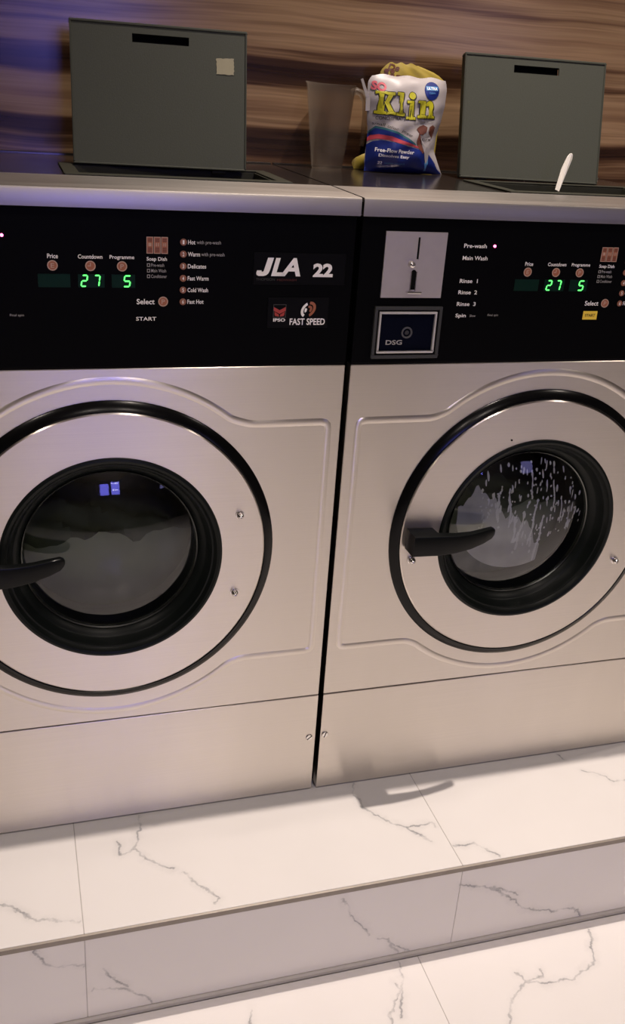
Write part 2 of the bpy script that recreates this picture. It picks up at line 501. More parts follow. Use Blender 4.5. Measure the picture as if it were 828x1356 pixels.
def plate_rect_hole(bm, x0, x1, z0, z1, hx0, hx1, hz0, hz1, y0, y1):
    box(bm, x0, x1, y0, y1, hz1, z1); box(bm, x0, x1, y0, y1, z0, hz0)
    box(bm, x0, hx0, y0, y1, hz0, hz1); box(bm, hx1, x1, y0, y1, hz0, hz1)
    return bm

def plate_round_hole(bm, x0, x1, z0, z1, cx, cz, R, y0, y1, n=96):
    angs = sorted([2*PI*k/n for k in range(n)] + [math.atan2(z - cz, x - cx) % (2*PI) for x in (x0, x1) for z in (z0, z1)])
    def edge(a):
        dx, dz = math.cos(a), math.sin(a); t = 1e9
        if dx > 1e-9: t = min(t, (x1 - cx) / dx)
        if dx < -1e-9: t = min(t, (x0 - cx) / dx)
        if dz > 1e-9: t = min(t, (z1 - cz) / dz)
        if dz < -1e-9: t = min(t, (z0 - cz) / dz)
        return cx + dx*t, cz + dz*t
    rings = []
    for y, inner in ((y0, True), (y0, False), (y1, False), (y1, True)):
        rings.append([bm.verts.new((cx + R*math.cos(a), y, cz + R*math.sin(a))) if inner
                      else bm.verts.new((edge(a)[0], y, edge(a)[1])) for a in angs])
    m = len(angs)
    for i in range(4):
        a, b = rings[i], rings[(i + 1) % 4]
        for k in range(m):
            bm.faces.new((a[k], a[(k+1) % m], b[(k+1) % m], b[k]))
    return bm

def tube(bm, pts, rad, n=10, flat=1.0):
    """round tube along 3-D points; rad a number or list"""
    P = [Vector(p) for p in pts]
    R = rad if isinstance(rad, (list, tuple)) else [rad] * len(P)
    rings = []
    for i, p in enumerate(P):
        d = (P[min(i+1, len(P)-1)] - P[max(i-1, 0)]).normalized()
        u = d.cross(Vector((0, 1, 0)))
        if u.length < 1e-4: u = d.cross(Vector((1, 0, 0)))
        u.normalize(); v = d.cross(u).normalized()
        rings.append([bm.verts.new(p + u*R[i]*math.cos(2*PI*k/n) + v*R[i]*flat*math.sin(2*PI*k/n)) for k in range(n)])
    for a, b in zip(rings[:-1], rings[1:]):
        for k in range(n): bm.faces.new((a[k], a[(k+1) % n], b[(k+1) % n], b[k]))
    bm.faces.new(rings[0]); bm.faces.new(rings[-1][::-1])
    return bm

def text_mesh(s, bold=0.0, shear=0.0, spacing=1.0, res=3):
    """outline of a text as (verts2d, faces), using Blender's own built-in font"""
    cu = bpy.data.curves.new('lettering', 'FONT')
    cu.body = s; cu.size = 1.0; cu.resolution_u = res
    cu.offset = bold; cu.shear = shear; cu.space_character = spacing
    o = bpy.data.objects.new('lettering', cu); COL.objects.link(o)
    dg = bpy.context.evaluated_depsgraph_get(); dg.update()
    me = bpy.data.meshes.new_from_object(o.evaluated_get(dg))
    V = [(v.co.x, v.co.y) for v in me.vertices]; F = [tuple(p.vertices) for p in me.polygons]
    bpy.data.objects.remove(o); bpy.data.curves.remove(cu); bpy.data.meshes.remove(me)
    return V, F

def text(name, s, x0, x1, z0, z1, y, m, parent, bold=0.015, shear=0.0, spacing=1.0, rot=0.0, surf=None, label=None):
    """letters fitted to the box x0..x1, z0..z1 in the x,z plane, facing -Y"""
    V, F = text_mesh(s, bold, shear, spacing)
    ax, bx = min(v[0] for v in V), max(v[0] for v in V)
    az, bz = min(v[1] for v in V), max(v[1] for v in V)
    sx = (x1 - x0) / (bx - ax); sz = (z1 - z0) / (bz - az)
    cx, cz = (x0 + x1) / 2, (z0 + z1) / 2
    out = []
    for vx, vz in V:
        x = (vx - ax) * sx + x0 - cx; z = (vz - az) * sz + z0 - cz
        X = cx + x*math.cos(rot) - z*math.sin(rot); Z = cz + x*math.sin(rot) + z*math.cos(rot)
        out.append((X, surf(X, Z) + y if surf else y, Z))
    me = bpy.data.meshes.new(name)
    me.from_pydata(out, [], F); me.materials.append(m)
    o = bpy.data.objects.new(name, me)
    if label: o['label'] = label
    return link(o, parent)

# ------------------------------------------------------------------ room shell
XL, XR, YB, YW, ZF = -3.0, 3.2, -3.8, 0.52, -0.1842
def struct(name, bm, m, parent=None):
    o = obj(name, bm, m, parent)
    if parent is None: o['kind'] = 'structure'
    return o
struct('wall_back', B(XL, XR, YW, YW + 0.1, ZF, CEIL), WOOD)
struct('wall_left', B(XL - 0.1, XL, YB, YW, ZF, CEIL), WALLP)
struct('wall_right', B(XR, XR + 0.1, YB, YW, ZF, CEIL), WALLP)
# street side wall with a window opening
OPENINGS = [('window_1', -0.45, -0.06, 1.15, 1.66), ('window_2', -0.04, 0.35, 1.15, 1.72), ('window_3', 2.0, 2.75, 1.15, 1.75)]
bm = bmesh.new()
for (nm, a0, a1, c0, c1), xa, xb in zip(OPENINGS, (XL, -0.05, 1.2), (-0.05, 1.2, XR)):
    plate_rect_hole(bm, xa, xb, ZF, CEIL, a0, a1, c0, c1, YB - 0.1, YB)
struct('wall_front', bm, WALLP)
struct('ceiling', B(XL, XR, YB, YW, CEIL, CEIL + 0.1), CEILM)
WFRAME = plain('window_frame_dark', (0.05, 0.05, 0.05), 0.5)
for (nm, a0, a1, c0, c1), pm in zip(OPENINGS, (SIGNBLUE, SIGNBLUE, SIGNPALE)):
    bm = bmesh.new(); frame_xz(bm, a0, a1, c0, c1, 0.035, YB - 0.08, YB - 0.02)
    win = struct(nm, bm, WFRAME)
    obj('lit_pane', B(a0 + 0.03, a1 - 0.03, YB - 0.06, YB - 0.05, c0 + 0.03, c1 - 0.03), pm, win)
    if nm == 'window_2':
        obj('lamp_strip', B(a0 + 0.05, a1 - 0.05, YB - 0.045, YB - 0.03, c1 - 0.10, c1 - 0.075), SIGNWHITE, win)
        for q in (0.30, 0.50, 0.66):
            bm = bmesh.new(); disc(bm, a0 + (a1 - a0)*q, c0 + 0.22, 0.026, YB - 0.045, YB - 0.035, 16)
            obj('lit_bulb', bm, SIGNWHITE, win)

fl = struct('floor', B(XL, XR, YB, -0.2, ZF - 0.05, ZF - 0.012), GROUT)
def tile(x0, x1, y0, y1, z0, z1, m, parent):
    bm = B(x0, x1, y0, y1, z0, z1)
    return obj('tile', bm, m, parent, bevel=0.0006, segs=1)
J = 0.0005
TW = 0.619
xs = [0.128 + TW*k for k in range(-6, 6)]
ys = [-0.2430 - TW*k for k in range(0, 7)]
for xa, xb in zip(xs[:-1], xs[1:]):
    for ya, yb in zip(ys[:-1], ys[1:]):
        tile(max(xa + J, XL), min(xb - J, XR), max(yb + J, YB), ya - J, ZF - 0.012, ZF, MARBLE_FLOOR, fl)

for xb in xs[1:-1]: obj('grout_joint', B(xb - J*1.2, xb + J*1.2, YB, -0.2430, ZF - 0.0115, ZF - 0.0005), GROUT, fl)
for yb in ys[1:]:
    if yb > YB: obj('grout_joint', B(XL, XR, yb - J*1.2, yb + J*1.2, ZF - 0.0115, ZF - 0.0005), GROUT, fl)

# ------------------------------------------------------------------ plinth
YP = -0.2389
pl = obj('plinth', B(XL, XR, YP + 0.011, YW - 0.022, ZF, -0.011), GROUT)
tag(pl, 'raised plinth clad in grey veined white marble tiles under the two washers', 'plinth')
xs = [-0.4276 - TW*4 + TW*k for k in range(0, 11)]
for xa, xb in zip(xs[:-1], xs[1:]):
    a, b = max(xa + J, XL), min(xb - J, XR)
    tile(a, b, YP + 0.003, YW - 0.002, -0.011, 0.0, MARBLE_TOP, pl)
    tile(a, b, YP, YP + 0.011, ZF + 0.010, -0.0102, MARBLE_RISER, pl)
bm = bmesh.new(); prism_x(bm, [(YP - 0.0010, -0.0100), (YP - 0.0010, -0.0012), (YP + 0.0022, -0.0003), (YP + 0.0028, -0.0100)], XL, XR)
tag(obj('edge_trim', bm, EDGETRIM, pl), 'dull grey brown edging strip along the front edge')
bm = bmesh.new(); prism_x(bm, [(YP - 0.004, ZF), (YP - 0.004, ZF + 0.007), (YP - 0.001, ZF + 0.0095), (YP + 0.006, ZF + 0.0095), (YP + 0.006, ZF)], XL, XR)  # strip whose grey stands for shade and a dark grout gap at the foot
tag(obj('foot_shade_strip', bm, FOOT_SHADE, pl), 'thin grey strip standing for shade and a grout gap along the foot')

for xb in xs[1:-1]:
    if XL < xb < XR:
        obj('grout_joint', B(xb - J*1.2, xb + J*1.2, YP + 0.004, YW - 0.022, -0.010, -0.0005), GROUT, pl)
        obj('grout_joint', B(xb - J*1.2, xb + J*1.2, YP + 0.0006, YP + 0.010, ZF + 0.012, -0.0105), GROUT, pl)

# ------------------------------------------------------------------ washing machine (local x = 0 at its middle, front at y = 0)
HW = 0.344
DX, DZ = -0.003, 0.5025
ZK, ZP0, ZP1 = 0.2073, 0.7965, 1.0105
ZT0, ZT1 = 1.0120, 1.0365

def make_washer():
    r = empty('washing_machine', (0, 0, 0))
    # cabinet: open fronted box, near black to paint shade into the machine gap
    bm = bmesh.new()
    box(bm, -HW, -HW + 0.004, 0.02, 0.50, 0.004, 1.01); box(bm, HW - 0.004, HW, 0.02, 0.50, 0.004, 1.01)
    box(bm, -HW + .004, HW - .004, 0.496, 0.50, 0.004, 1.01); box(bm, -HW + .004, HW - .004, 0.02, 0.496, 0.0, 0.008)
    obj('cabinet', bm, GAP, r)
    # kick panel with its screw
    kp = obj('kick_panel', B(-HW, HW, 0.0, 0.02, 0.0035, ZK - 0.0012), STEEL, r, bevel=0.0010)
    # front panel, holed for the door
    bm = bmesh.new(); plate_round_hole(bm, -HW, HW, ZK + 0.0008, ZP0, DX, DZ, 0.232, 0.0, 0.02)
    fp = obj('front_panel', bm, STEEL, r, bevel=0.0009, segs=1)
    # embossed outline round the door
    R = 0.277; path = []
    za, zb = 0.7085, 0.3005; xo = 0.324; xi = 0.187
    def arc_pts(up):
        out = []
        c = math.asin(((za if up else zb) + (0.009 if up else -0.009) - DZ) / R)
        a0, a1 = PI - c if up else c, c if up else PI - c
        n = 36
        for k in range(n + 1):
            if up: a = (PI - c) + (c - (PI - c)) * k / n
            else: a = c + (-PI - c - c) * k / n
            out.append((DX*0.6 + R*math.cos(a), DZ + R*math.sin(a)))
        return out
    up = arc_pts(True); dn = arc_pts(False)
    path = [(-xo, za), (-xi - .022, za), (-xi - .010, za + .0015)] + up + [(xi + .010, za + .0015), (xi + .022, za), (xo, za),
            (xo, zb), (xi + .022, zb), (xi + .010, zb - .0015)] + dn + [(-xi - .010, zb - .0015), (-xi - .022, zb), (-xo, zb)]
    # round the four outer corners
    def soften(p, it=2):
        for _ in range(it):
            q = []
            n = len(p)
            for k in range(n):
                a, b = p[k], p[(k+1) % n]
                L = math.hypot(b[0]-a[0], b[1]-a[1])
                f = min(0.25, 0.006 / max(L, 1e-6))
                q += [(a[0]+(b[0]-a[0])*f, a[1]+(b[1]-a[1])*f), (b[0]-(b[0]-a[0])*f, b[1]-(b[1]-a[1])*f)]
            p = q
        return p
    path = soften(path, 2)
    prof = [(-0.0066, 0.0003), (-0.0046, -0.0004), (-0.0020, -0.0012), (0.0020, -0.0012), (0.0046, -0.0004), (0.0066, 0.0003)]
    bm = bmesh.new(); rings = []; n = len(path)
    for k in range(n):
        a, b = path[k-1], path[(k+1) % n]
        d = Vector((b[0]-a[0], b[1]-a[1])).normalized(); nn = Vector((-d.y, d.x))
        rings.append([bm.verts.new((path[k][0] + nn.x*o, y, path[k][1] + nn.y*o)) for o, y in prof])
    for k in range(n):
        a, b = rings[k], rings[(k+1) % n]
        for i in range(len(prof) - 1): bm.faces.new((a[i], a[i+1], b[i+1], b[i]))
    obj('embossed_ridge', bm, STEEL, fp, smooth=True)
    # door
    d = []
    bm = bmesh.new()
    lathe_y(bm, DX, DZ, [(0.163, 0.004), (0.163, -0.0090), (0.1645, -0.0107), (0.2310, -0.0107), (0.2329, -0.0092), (0.2329, 0.004)], 128, True)
    door = obj('door', bm, STEEL_DOOR, r, smooth=True)
    bm = bmesh.new()
    lathe_y(bm, DX, DZ, [(0.2329, 0.003), (0.2335, -0.0082), (0.2350, -0.0092), (0.2385, -0.0080), (0.2470, -0.0030), (0.2488, -0.0012), (0.2491, 0.003)], 128, True)
    obj('door_ring', bm, GLOSS_BLACK, door, smooth=True)
    bm = bmesh.new()
    lathe_y(bm, DX, DZ, [(0.1662, -0.0105), (0.1650, -0.0128), (0.1615, -0.0140), (0.1575, -0.0125), (0.1555, -0.0085), (0.1535, -0.0060),
                         (0.1510, -0.0058), (0.1490, -0.0020), (0.1455, 0.0100), (0.1435, 0.0120), (0.1415, 0.0130), (0.1385, 0.0170), (0.1345, 0.0210),
                         (0.1330, 0.0260), (0.1330, 0.06), (0.15, 0.06), (0.160, 0.02), (0.1662, 0.0)], 128, True)
    obj('rubber_seal', bm, RUBBER, door, smooth=True)
    bm = bmesh.new()
    lathe_y(bm, DX, DZ, [(0.1332, 0.0262), (0.1345, 0.0212), (0.1330, 0.0190), (0.1312, 0.0205), (0.1305, 0.0262)], 96, True)
    tag(obj('glass_rim', bm, CHROME_DARK, door, smooth=True), 'thin shiny ring round the glass')
    RS = 0.36
    prof = []
    for k in range(15):
        rr = 0.1308 * (1 - k / 14.0)
        prof.append((rr, 0.0215 - (math.sqrt(RS*RS - rr*rr) - math.sqrt(RS*RS - 0.1308**2))))
    bm = bmesh.new(); lathe_y(bm, DX, DZ, prof, 96)
    obj('glass', bm, GLASS, door, smooth=True)
    # handle: a block on the left and a tapering arm reaching over the glass
    st = [(-0.228, -0.0485, -0.0107, 0.5245, 0.4885), (-0.183, -0.0485, -0.0107, 0.5228, 0.4870), (-0.1815, -0.0485, -0.0300, 0.5228, 0.4870),
          (-0.150, -0.0465, -0.0310, 0.5205, 0.4880), (-0.122, -0.0425, -0.0290, 0.5205, 0.4915), (-0.098, -0.0380, -0.0250, 0.5225, 0.4975),
          (-0.082, -0.0340, -0.0215, 0.5232, 0.5035), (-0.0765, -0.0315, -0.0210, 0.5205, 0.5085), (-0.0745, -0.0285, -0.0225, 0.5170, 0.5125)]
    bm = bmesh.new(); rings = []
    for x, yf, yb, zt, zb_ in st:
        c = min(0.003, (zt - zb_) * 0.3, (yb - yf) * 0.3)
        pts = [(yf + c, zt), (yf + c*.3, zt - c*.3), (yf, zt - c), (yf, zb_ + c), (yf + c*.3, zb_ + c*.3), (yf + c, zb_), (yb - c, zb_), (yb, zb_ + c), (yb, zt - c), (yb - c, zt)]
        rings.append([bm.verts.new((x, y, z)) for y, z in pts])
    for a, b in zip(rings[:-1], rings[1:]):
        m_ = len(a)
        for k in range(m_): bm.faces.new((a[k], a[(k+1) % m_], b[(k+1) % m_], b[k]))
    bm.faces.new(rings[0]); bm.faces.new(rings[-1][::-1])
    obj('handle', bm, PLASTIC_BLACK, door, smooth=True)
    # dome nuts
    for (x, z, rr) in ((0.189, 0.5660, 0.0056), (0.1845, 0.4317, 0.0056), (-0.2125, 0.4645, 0.0060)):
        bm = bmesh.new()
        lathe_y(bm, x, z, [(rr*1.25, -0.0105), (rr*1.25, -0.0120), (rr, -0.0122), (rr*0.96, -0.0160), (rr*0.7, -0.0190), (rr*0.32, -0.0202), (rr*0.28, -0.0190), (0, -0.0190)], 24)
        tag(obj('bolt', bm, CHROME, door, smooth=True), 'shiny dome headed bolt')
    # drum behind the glass
    bm = bmesh.new()
    lathe_y(bm, DX, DZ, [(0.1335, 0.055), (0.1370, 0.100), (0.150, 0.106), (0.205, 0.110), (0.205, 0.40), (0.0, 0.41)], 64)
    obj('drum', bm, DRUM, r, smooth=True)
    # control panel
    cp = obj('control_panel', B(-HW, HW, 0.0, 0.02, ZP0 + 0.0026, ZP1), BLACK, r, bevel=0.001)
    obj('panel_seam', B(-HW + .001, HW - .001, 0.0012, 0.006, ZP0 + 0.0002, ZP0 + 0.0026), GAP, r)
    T = lambda s, x0, x1, z0, z1, m=INKW, **k: text('printed_text', s, x0, x1, z0, z1, -0.0006, m, cp, **k)
    T('Price', -0.0788, -0.0652, 0.9462, 0.9521); T('Countdown', -0.0398, -0.0082, 0.9464, 0.9518); T('Programme', 0.0012, 0.0336, 0.9452, 0.9516)
    def icon(x, z, rr, ch):
        bm = bmesh.new(); disc(bm, x, z, rr, -0.0006, 0.0005)
        ic = tag(obj('icon', bm, INKO, cp), 'round orange brown symbol')
        bm = bmesh.new(); annulus(bm, x, z, rr*0.82, rr*1.02, -0.0010, -0.0004)
        tag(obj('icon_ring', bm, INKT, cp), 'pale ring round the symbol')
        if ch == 'clock':
            bm = bmesh.new(); box(bm, x - rr*0.55, x + rr*.1, -0.0010, -0.0004, z - rr*0.1, z + rr*0.1)
            box(bm, x - rr*.1, x + rr*.1, -0.0010, -0.0004, z - rr*.1, z + rr*0.6)
            obj('clock_hands', bm, INKT, cp)
        else:
            text('icon_letter', ch, x - rr*0.36, x + rr*0.36, z - rr*0.46, z + rr*0.46, -0.0011, INKT, cp, bold=0.02)
    icon(-0.0726, 0.9371, 0.0066, 'E'); icon(-0.0240, 0.9371, 0.0066, 'clock'); icon(0.0173, 0.9371, 0.0066, 'P'); icon(0.0722, 0.8903, 0.0066, 'P')
    for x0, x1 in ((-0.0917, -0.0505), (-0.0405, -0.0060), (0.0035, 0.0345)):
        obj('display_window', B(x0, x1, -0.0004, 0.002, 0.9086, 0.9260), WINDOWGREEN, cp)
    # seven segment figures
    SEGS = {'2': 'abged', '7': 'abc', '5': 'afgcd'}
    def digit(ch, x0, x1, z0, z1):
        t_ = 0.0018; sh = 0.14; zm = (z0 + z1) / 2; g = 0.0003
        bm = bmesh.new()
        def bar(ax, az, bx, bz):
            n = Vector((bx-ax, bz-az)); L = n.length; n.normalize(); p = Vector((-n.y, n.x)) * t_ / 2
            A = Vector((ax, az)) + n*g; Bv = Vector((bx, bz)) - n*g
            q = [A, A + n*t_/2 + p, Bv - n*t_/2 + p, Bv, Bv - n*t_/2 - p, A + n*t_/2 - p]
            prism(bm, [(v.x + (v.y - zm)*sh, v.y) for v in q], -0.0009, -0.0002)
        S = dict(a=(x0, z1, x1, z1), b=(x1, z1, x1, zm), c=(x1, zm, x1, z0), d=(x0, z0, x1, z0), e=(x0, zm, x0, z0), f=(x0, z1, x0, zm), g=(x0, zm, x1, zm))
        for s in SEGS[ch]: bar(*S[s])
        tag(obj('display_digit', bm, DIGIT, cp), 'glowing green figure ' + ch)
    digit('2', -0.0358, -0.0290, 0.9103, 0.9246); digit('7', -0.0198, -0.0128, 0.9103, 0.9246); digit('5', 0.0198, 0.0278, 0.9103, 0.9246)
    # soap dish symbol: three drawers
    for k in range(3):
        x0 = 0.0500 + k*0.0098; x1 = x0 + 0.0088
        bm = bmesh.new(); frame_xz(bm, x0, x1, 0.9545, 0.9763, 0.0008, -0.0010, 0.0)
        obj('soap_symbol_outline', bm, INKT, cp)
        obj('soap_symbol', B(x0 + .0008, x1 - .0008, -0.0006, 0.0, 0.9553, 0.9755), INKO, cp)
        bm = bmesh.new()
        for j in range(3):
            box(bm, x0 + .0016, x1 - .0016, -0.0009, -0.0003, 0.9565 + j*0.0022, 0.9576 + j*0.0022)
        for j in range(2):
            box(bm, x0 + .0016, x1 - .0016, -0.0009, -0.0003, 0.9705 + j*0.0022, 0.9716 + j*0.0022)
        obj('soap_symbol_bars', bm, BROWN, cp)
        text('soap_symbol_number', ('I', 'II', 'III')[k], x0 + .0024, x1 - .0024, 0.9640, 0.9685, -0.0010, INKT, cp)
    T('Soap Dish', 0.0500, 0.0772, 0.9436, 0.9500)
    for z, s, x1 in ((0.9392, 'Pre-wash', 0.0735), (0.9318, 'Main Wash', 0.0762), (0.9243, 'Conditioner', 0.0772)):
        bm = bmesh.new(); frame_xz(bm, 0.0505, 0.0545, z - .0022, z + .0022, 0.0007, -0.0006, 0.0)
        obj('printed_box', bm, INKG, cp)
        T(s, 0.0560, x1, z - 0.0021, z + 0.0024, INKG, bold=0.005)
    T('Select', 0.0362, 0.0606, 0.8865, 0.8938); 
    for k, (num, z, s, x1, s2, x3) in enumerate((('1', 0.9703, 'Hot', 0.1156, 'with pre-wash', 0.1508), ('2', 0.9544, 'Warm', 0.1222, 'with pre-wash', 0.1560),
                                 ('3', 0.9383, 'Delicates', 0.1310, '', 0), ('4', 0.9221, 'Fast Warm', 0.1346, '', 0), ('5', 0.9062, 'Cold Wash', 0.1342, '', 0), ('6', 0.8901, 'Fast Hot', 0.1282, '', 0))):
        bm = bmesh.new(); disc(bm, 0.0995, z, 0.0046, -0.0006, 0.0005, 16)
        obj('number_disc', bm, NUMDISC, cp)
        text('number', num, 0.0983, 0.1007, z - .0026, z + .0026, -0.0010, INKW, cp, bold=0.012)
        T(s, 0.1056, x1, z - 0.0028, z + 0.0030)
        if s2: T(s2, x1 + 0.0018, x3, z - 0.0036, z + 0.0026, INKG, bold=0.004)
    # left column: cycle stages
    for s, x1, z, dz in (('Pre-wash', -0.1466, 0.9739, 0.003), ('Main Wash', -0.1428, 0.9563, 0.003), ('Rinse  1', -0.1540, 0.9227, 0.003),
                         ('Rinse  2', -0.1526, 0.9059, 0.003), ('Rinse  3', -0.1524, 0.8884, 0.003), ('Spin', -0.1662, 0.8702, 0.0036)):
        T(s, -0.1834, x1, z - dz, z + dz)
    T('Slow', -0.1597, -0.1500, 0.8688, 0.8724, INKG, bold=0.004); T('Final spin', -0.1297, -0.1120, 0.8692, 0.8732, INKG, bold=0.004)
    bm = bmesh.new(); lathe_y(bm, -0.1336, 0.9742, [(0.0020, 0.0), (0.0020, -0.0012), (0.0013, -0.0024), (0, -0.0028)], 16)
    tag(obj('indicator_light', bm, REDLED, cp, smooth=True), 'glowing red pink pin light')
    # maker's plates at the right
    pa = obj('model_plate', B(0.1972, 0.3325, -0.0012, 0.004, 0.9150, 0.9585), BLACK_PLATE, r, bevel=0.0006, segs=1)
    text('plate_lettering', 'LA', 0.2228, 0.2655, 0.9268, 0.9520, -0.0018, INKW, pa, bold=0.035, shear=0.22, spacing=0.88)
    bm = bmesh.new()
    jz = lambda q: (0.2015 + (q[0] - 103)*0.0640/297, 0.9268 + (237 - q[1])*0.0252/129)
    prism(bm, [jz(q) for q in ((178,108),(217,108),(193,196),(183,219),(168,232),(150,237),(118,237),(106,230),(103,217),(108,198),(138,198),(137,206),(146,208),(152,202))][::-1], -0.0018, -0.0010)
    obj('plate_lettering', bm, INKW, pa)
    text('plate_number', '22', 0.2838, 0.3134, 0.9262, 0.9452, -0.0018, INKW, pa, bold=0.045, spacing=0.98)
    text('plate_small_text', 'THOMSON', 0.2015, 0.2285, 0.9205, 0.9238, -0.0018, plain('print_dim', (0.05, 0.047, 0.045), 0.5), pa, bold=0.0)
    text('plate_small_text', 'MIDWASH', 0.2318, 0.2600, 0.9200, 0.9232, -0.0018, plain('print_dim_red', (0.09, 0.012, 0.010), 0.5), pa, bold=0.0)
    pb = obj('speed_plate', B(0.2203, 0.3112, -0.0012, 0.004, 0.8535, 0.8965), BLACK_PLATE, r, bevel=0.0006, segs=1)
    ex, ez, ew = 0.2380, 0.8777, 0.0188
    bm = bmesh.new(); frame_xz(bm, ex - ew/2, ex + ew/2, ez - ew/2, ez + ew/2, 0.0007, -0.0018, -0.0010)
    obj('emblem_frame', bm, plain('print_dark_grey', (0.06, 0.055, 0.055), 0.5), pb)
    bm = bmesh.new()
    k = ew
    for sgn in (-1, 1):
        prism(bm, [(ex + sgn*k*0.46, ez + k*0.30), (ex + sgn*k*0.46, ez + k*0.02), (ex, ez - k*0.22), (ex, ez + k*0.06)][::sgn], -0.0018, -0.0011)
        prism(bm, [(ex + sgn*k*0.40, ez - k*0.05), (ex + sgn*k*0.36, ez - k*0.36), (ex + sgn*k*0.05, ez - k*0.42), (ex + sgn*k*0.05, ez - k*0.28)][::sgn], -0.0018, -0.0011)
    obj('emblem', bm, INKR, pb)
    text('plate_small_text', 'IPSO', 0.2290, 0.2468, 0.8625, 0.8672, -0.0018, INKW, pb, bold=0.03)
    text('plate_lettering', 'FAST SPEED', 0.2535, 0.3066, 0.8576, 0.8672, -0.0018, INKW, pb, bold=0.02)
    # striped globe
    gx, gz = 0.2806, 0.8797
    def crescent(a0, a1, ra, rb, tilt, ox, oz):
        out = []
        n = 12
        for i in range(n + 1):
            a = a0 + (a1 - a0)*i/n; out.append((ra*math.cos(a), ra*0.72*math.sin(a)))
        for i in range(n + 1):
            a = a1 + (a0 - a1)*i/n; q = rb; out.append((q*math.cos(a), q*0.66*math.sin(a)))
        c, s = math.cos(tilt), math.sin(tilt)
        return [(gx + ox + x*c - z*s, gz + oz + x*s + z*c) for x, z in out]
    tl = math.radians(48)
    for nm, m_, arr in (('globe_white', INKW, [(0.35*PI, 1.05*PI, .0130, .0090), (0.55*PI, 0.95*PI, .0066, .0030)]), ('globe_red', INKO, [(-0.65*PI, 0.22*PI, .0130, .0088), (-0.55*PI, 0.30*PI, .0066, .0030)])):
        bm = bmesh.new()
        for a0, a1, ra, rb in arr: prism(bm, crescent(a0, a1, ra, rb, tl, 0, 0), -0.0018, -0.0011)
        obj(nm, bm, m_, pb)
    # coin plate
    cb = bmesh.new()
    plate_rect_hole(cb, -0.3078, -0.2122, 0.8976, 0.9920, -0.2575, -0.2543, 0.9535, 0.9845, -0.0025, 0.001)
    # the return slot is not cut: a near-black patch paints its inner shade
    co = obj('coin_plate', cb, COIN_STEEL, r)
    obj('coin_slot', B(-0.2575, -0.2543, -0.0012, 0.003, 0.9535, 0.9845), VOID, co)
    bm = bmesh.new(); prism(bm, [(-0.2630, 0.9095), (-0.2560, 0.9095), (-0.2560, 0.9350)] + [(-0.2595 + .0035*math.cos(a*PI/8), 0.9350 + .0035*math.sin(a*PI/8)) for a in range(1, 8)] + [(-0.2630, 0.9350)], -0.0029, -0.002)
    obj('return_slot', bm, VOID, co)
    bm = bmesh.new()
    pts = [(-0.2650, 0.9095)] + [(-0.2650, 0.9355)] 
    box(bm, -0.2642, -0.2630, -0.0040, -0.002, 0.9085, 0.9360); box(bm, -0.2560, -0.2548, -0.0040, -0.002, 0.9085, 0.9360)
    obj('slot_lip', bm, CHROME, co)
    bm = bmesh.new(); lathe_y(bm, -0.2650, 0.9463, [(0.0052, -0.002), (0.0052, -0.0055), (0.0040, -0.0090), (0.0018, -0.0100), (0.0015, -0.0085), (0, -0.0085)], 24)
    obj('reject_button', bm, CHROME, co, smooth=True)
    bm = B(-0.2695, -0.2465, -0.0095, -0.002, 0.9046, 0.9082)
    obj('return_lever', bm, CHROME, co, bevel=0.0010)
    # card reader
    bm = bmesh.new(); frame_xz(bm, -0.3150, -0.2070, 0.8066, 0.8850, 0.0050, -0.0050, 0.001)
    cr = obj('card_reader', bm, BEZEL, r, bevel=0.0010)
    bm = bmesh.new(); frame_xz(bm, -0.3103, -0.2115, 0.8115, 0.8803, 0.0060, -0.0030, 0.001)
    obj('reader_bezel', bm, BLACK_PLATE, cr)
    bm = bmesh.new(); frame_xz(bm, -0.3075, -0.2155, 0.8150, 0.8775, 0.0032, -0.0062, -0.001)
    tag(obj('reader_frame', bm, READERFRAME, cr, bevel=0.0010), 'bright chrome inner frame')
    obj('reader_screen', B(-0.3045, -0.2185, -0.0020, 0.001, 0.8180, 0.8745), SCREEN, cr)
    bm = bmesh.new(); annulus(bm, -0.2607, 0.8458, 0.0062, 0.0088, -0.0034, -0.0018); annulus(bm, -0.2607, 0.8458, 0.0, 0.0036, -0.0034, -0.0018) if False else None
    obj('reader_ring', bm, plain('reader_ring_grey', (0.13, 0.13, 0.14), 0.35, 0.6), cr)
    bm = bmesh.new(); disc(bm, -0.2607, 0.8458, 0.0034, -0.0030, -0.0018)
    obj('reader_dot', bm, plain('reader_dot_grey', (0.06, 0.06, 0.065), 0.35, 0.6), cr)
    text('reader_lettering', 'DSG', -0.2930, -0.2668, 0.8274, 0.8346, -0.0028, INKG, cr, bold=0.02)
    # steel edge of the top and the darker polished top itself
    W2 = 0.3466
    bm = bmesh.new(); prism_x(bm, [(-0.0083, ZT0), (-0.0083, ZT1 - 0.0032), (-0.0072, ZT1 - 0.0008), (-0.0050, ZT1), (0.140, ZT1 + 0.0008), (0.140, ZT1 - 0.004), (-0.0030, ZT1 - 0.006), (-0.0030, ZT0 + 0.001), (0.004, ZT0 + 0.001), (0.004, ZT0)], -W2, W2)
    obj('top_edge', bm, STEEL_TOP, r, smooth=True)
    bm = bmesh.new()
    x0, x1, y0, y1 = -0.025, 0.268, 0.160, 0.300
    za, zb = ZT1 - 0.006, ZT1 + 0.0004
    box(bm, -W2, W2, 0.1405, y0, za, zb); box(bm, -W2, W2, y1, 0.505, za, zb); box(bm, -W2, x0, y0, y1, za, zb); box(bm, x1, W2, y0, y1, za, zb)
    obj('top_panel', bm, TOPDARK, r)
    bm = bmesh.new(); zt = ZT1 + 0.0030
    box(bm, x0 - .020, x1 + .020, y0 - .0195, y0, zb, zt); box(bm, x0 - .020, x1 + .020, y1, y1 + .024, zb, zt)
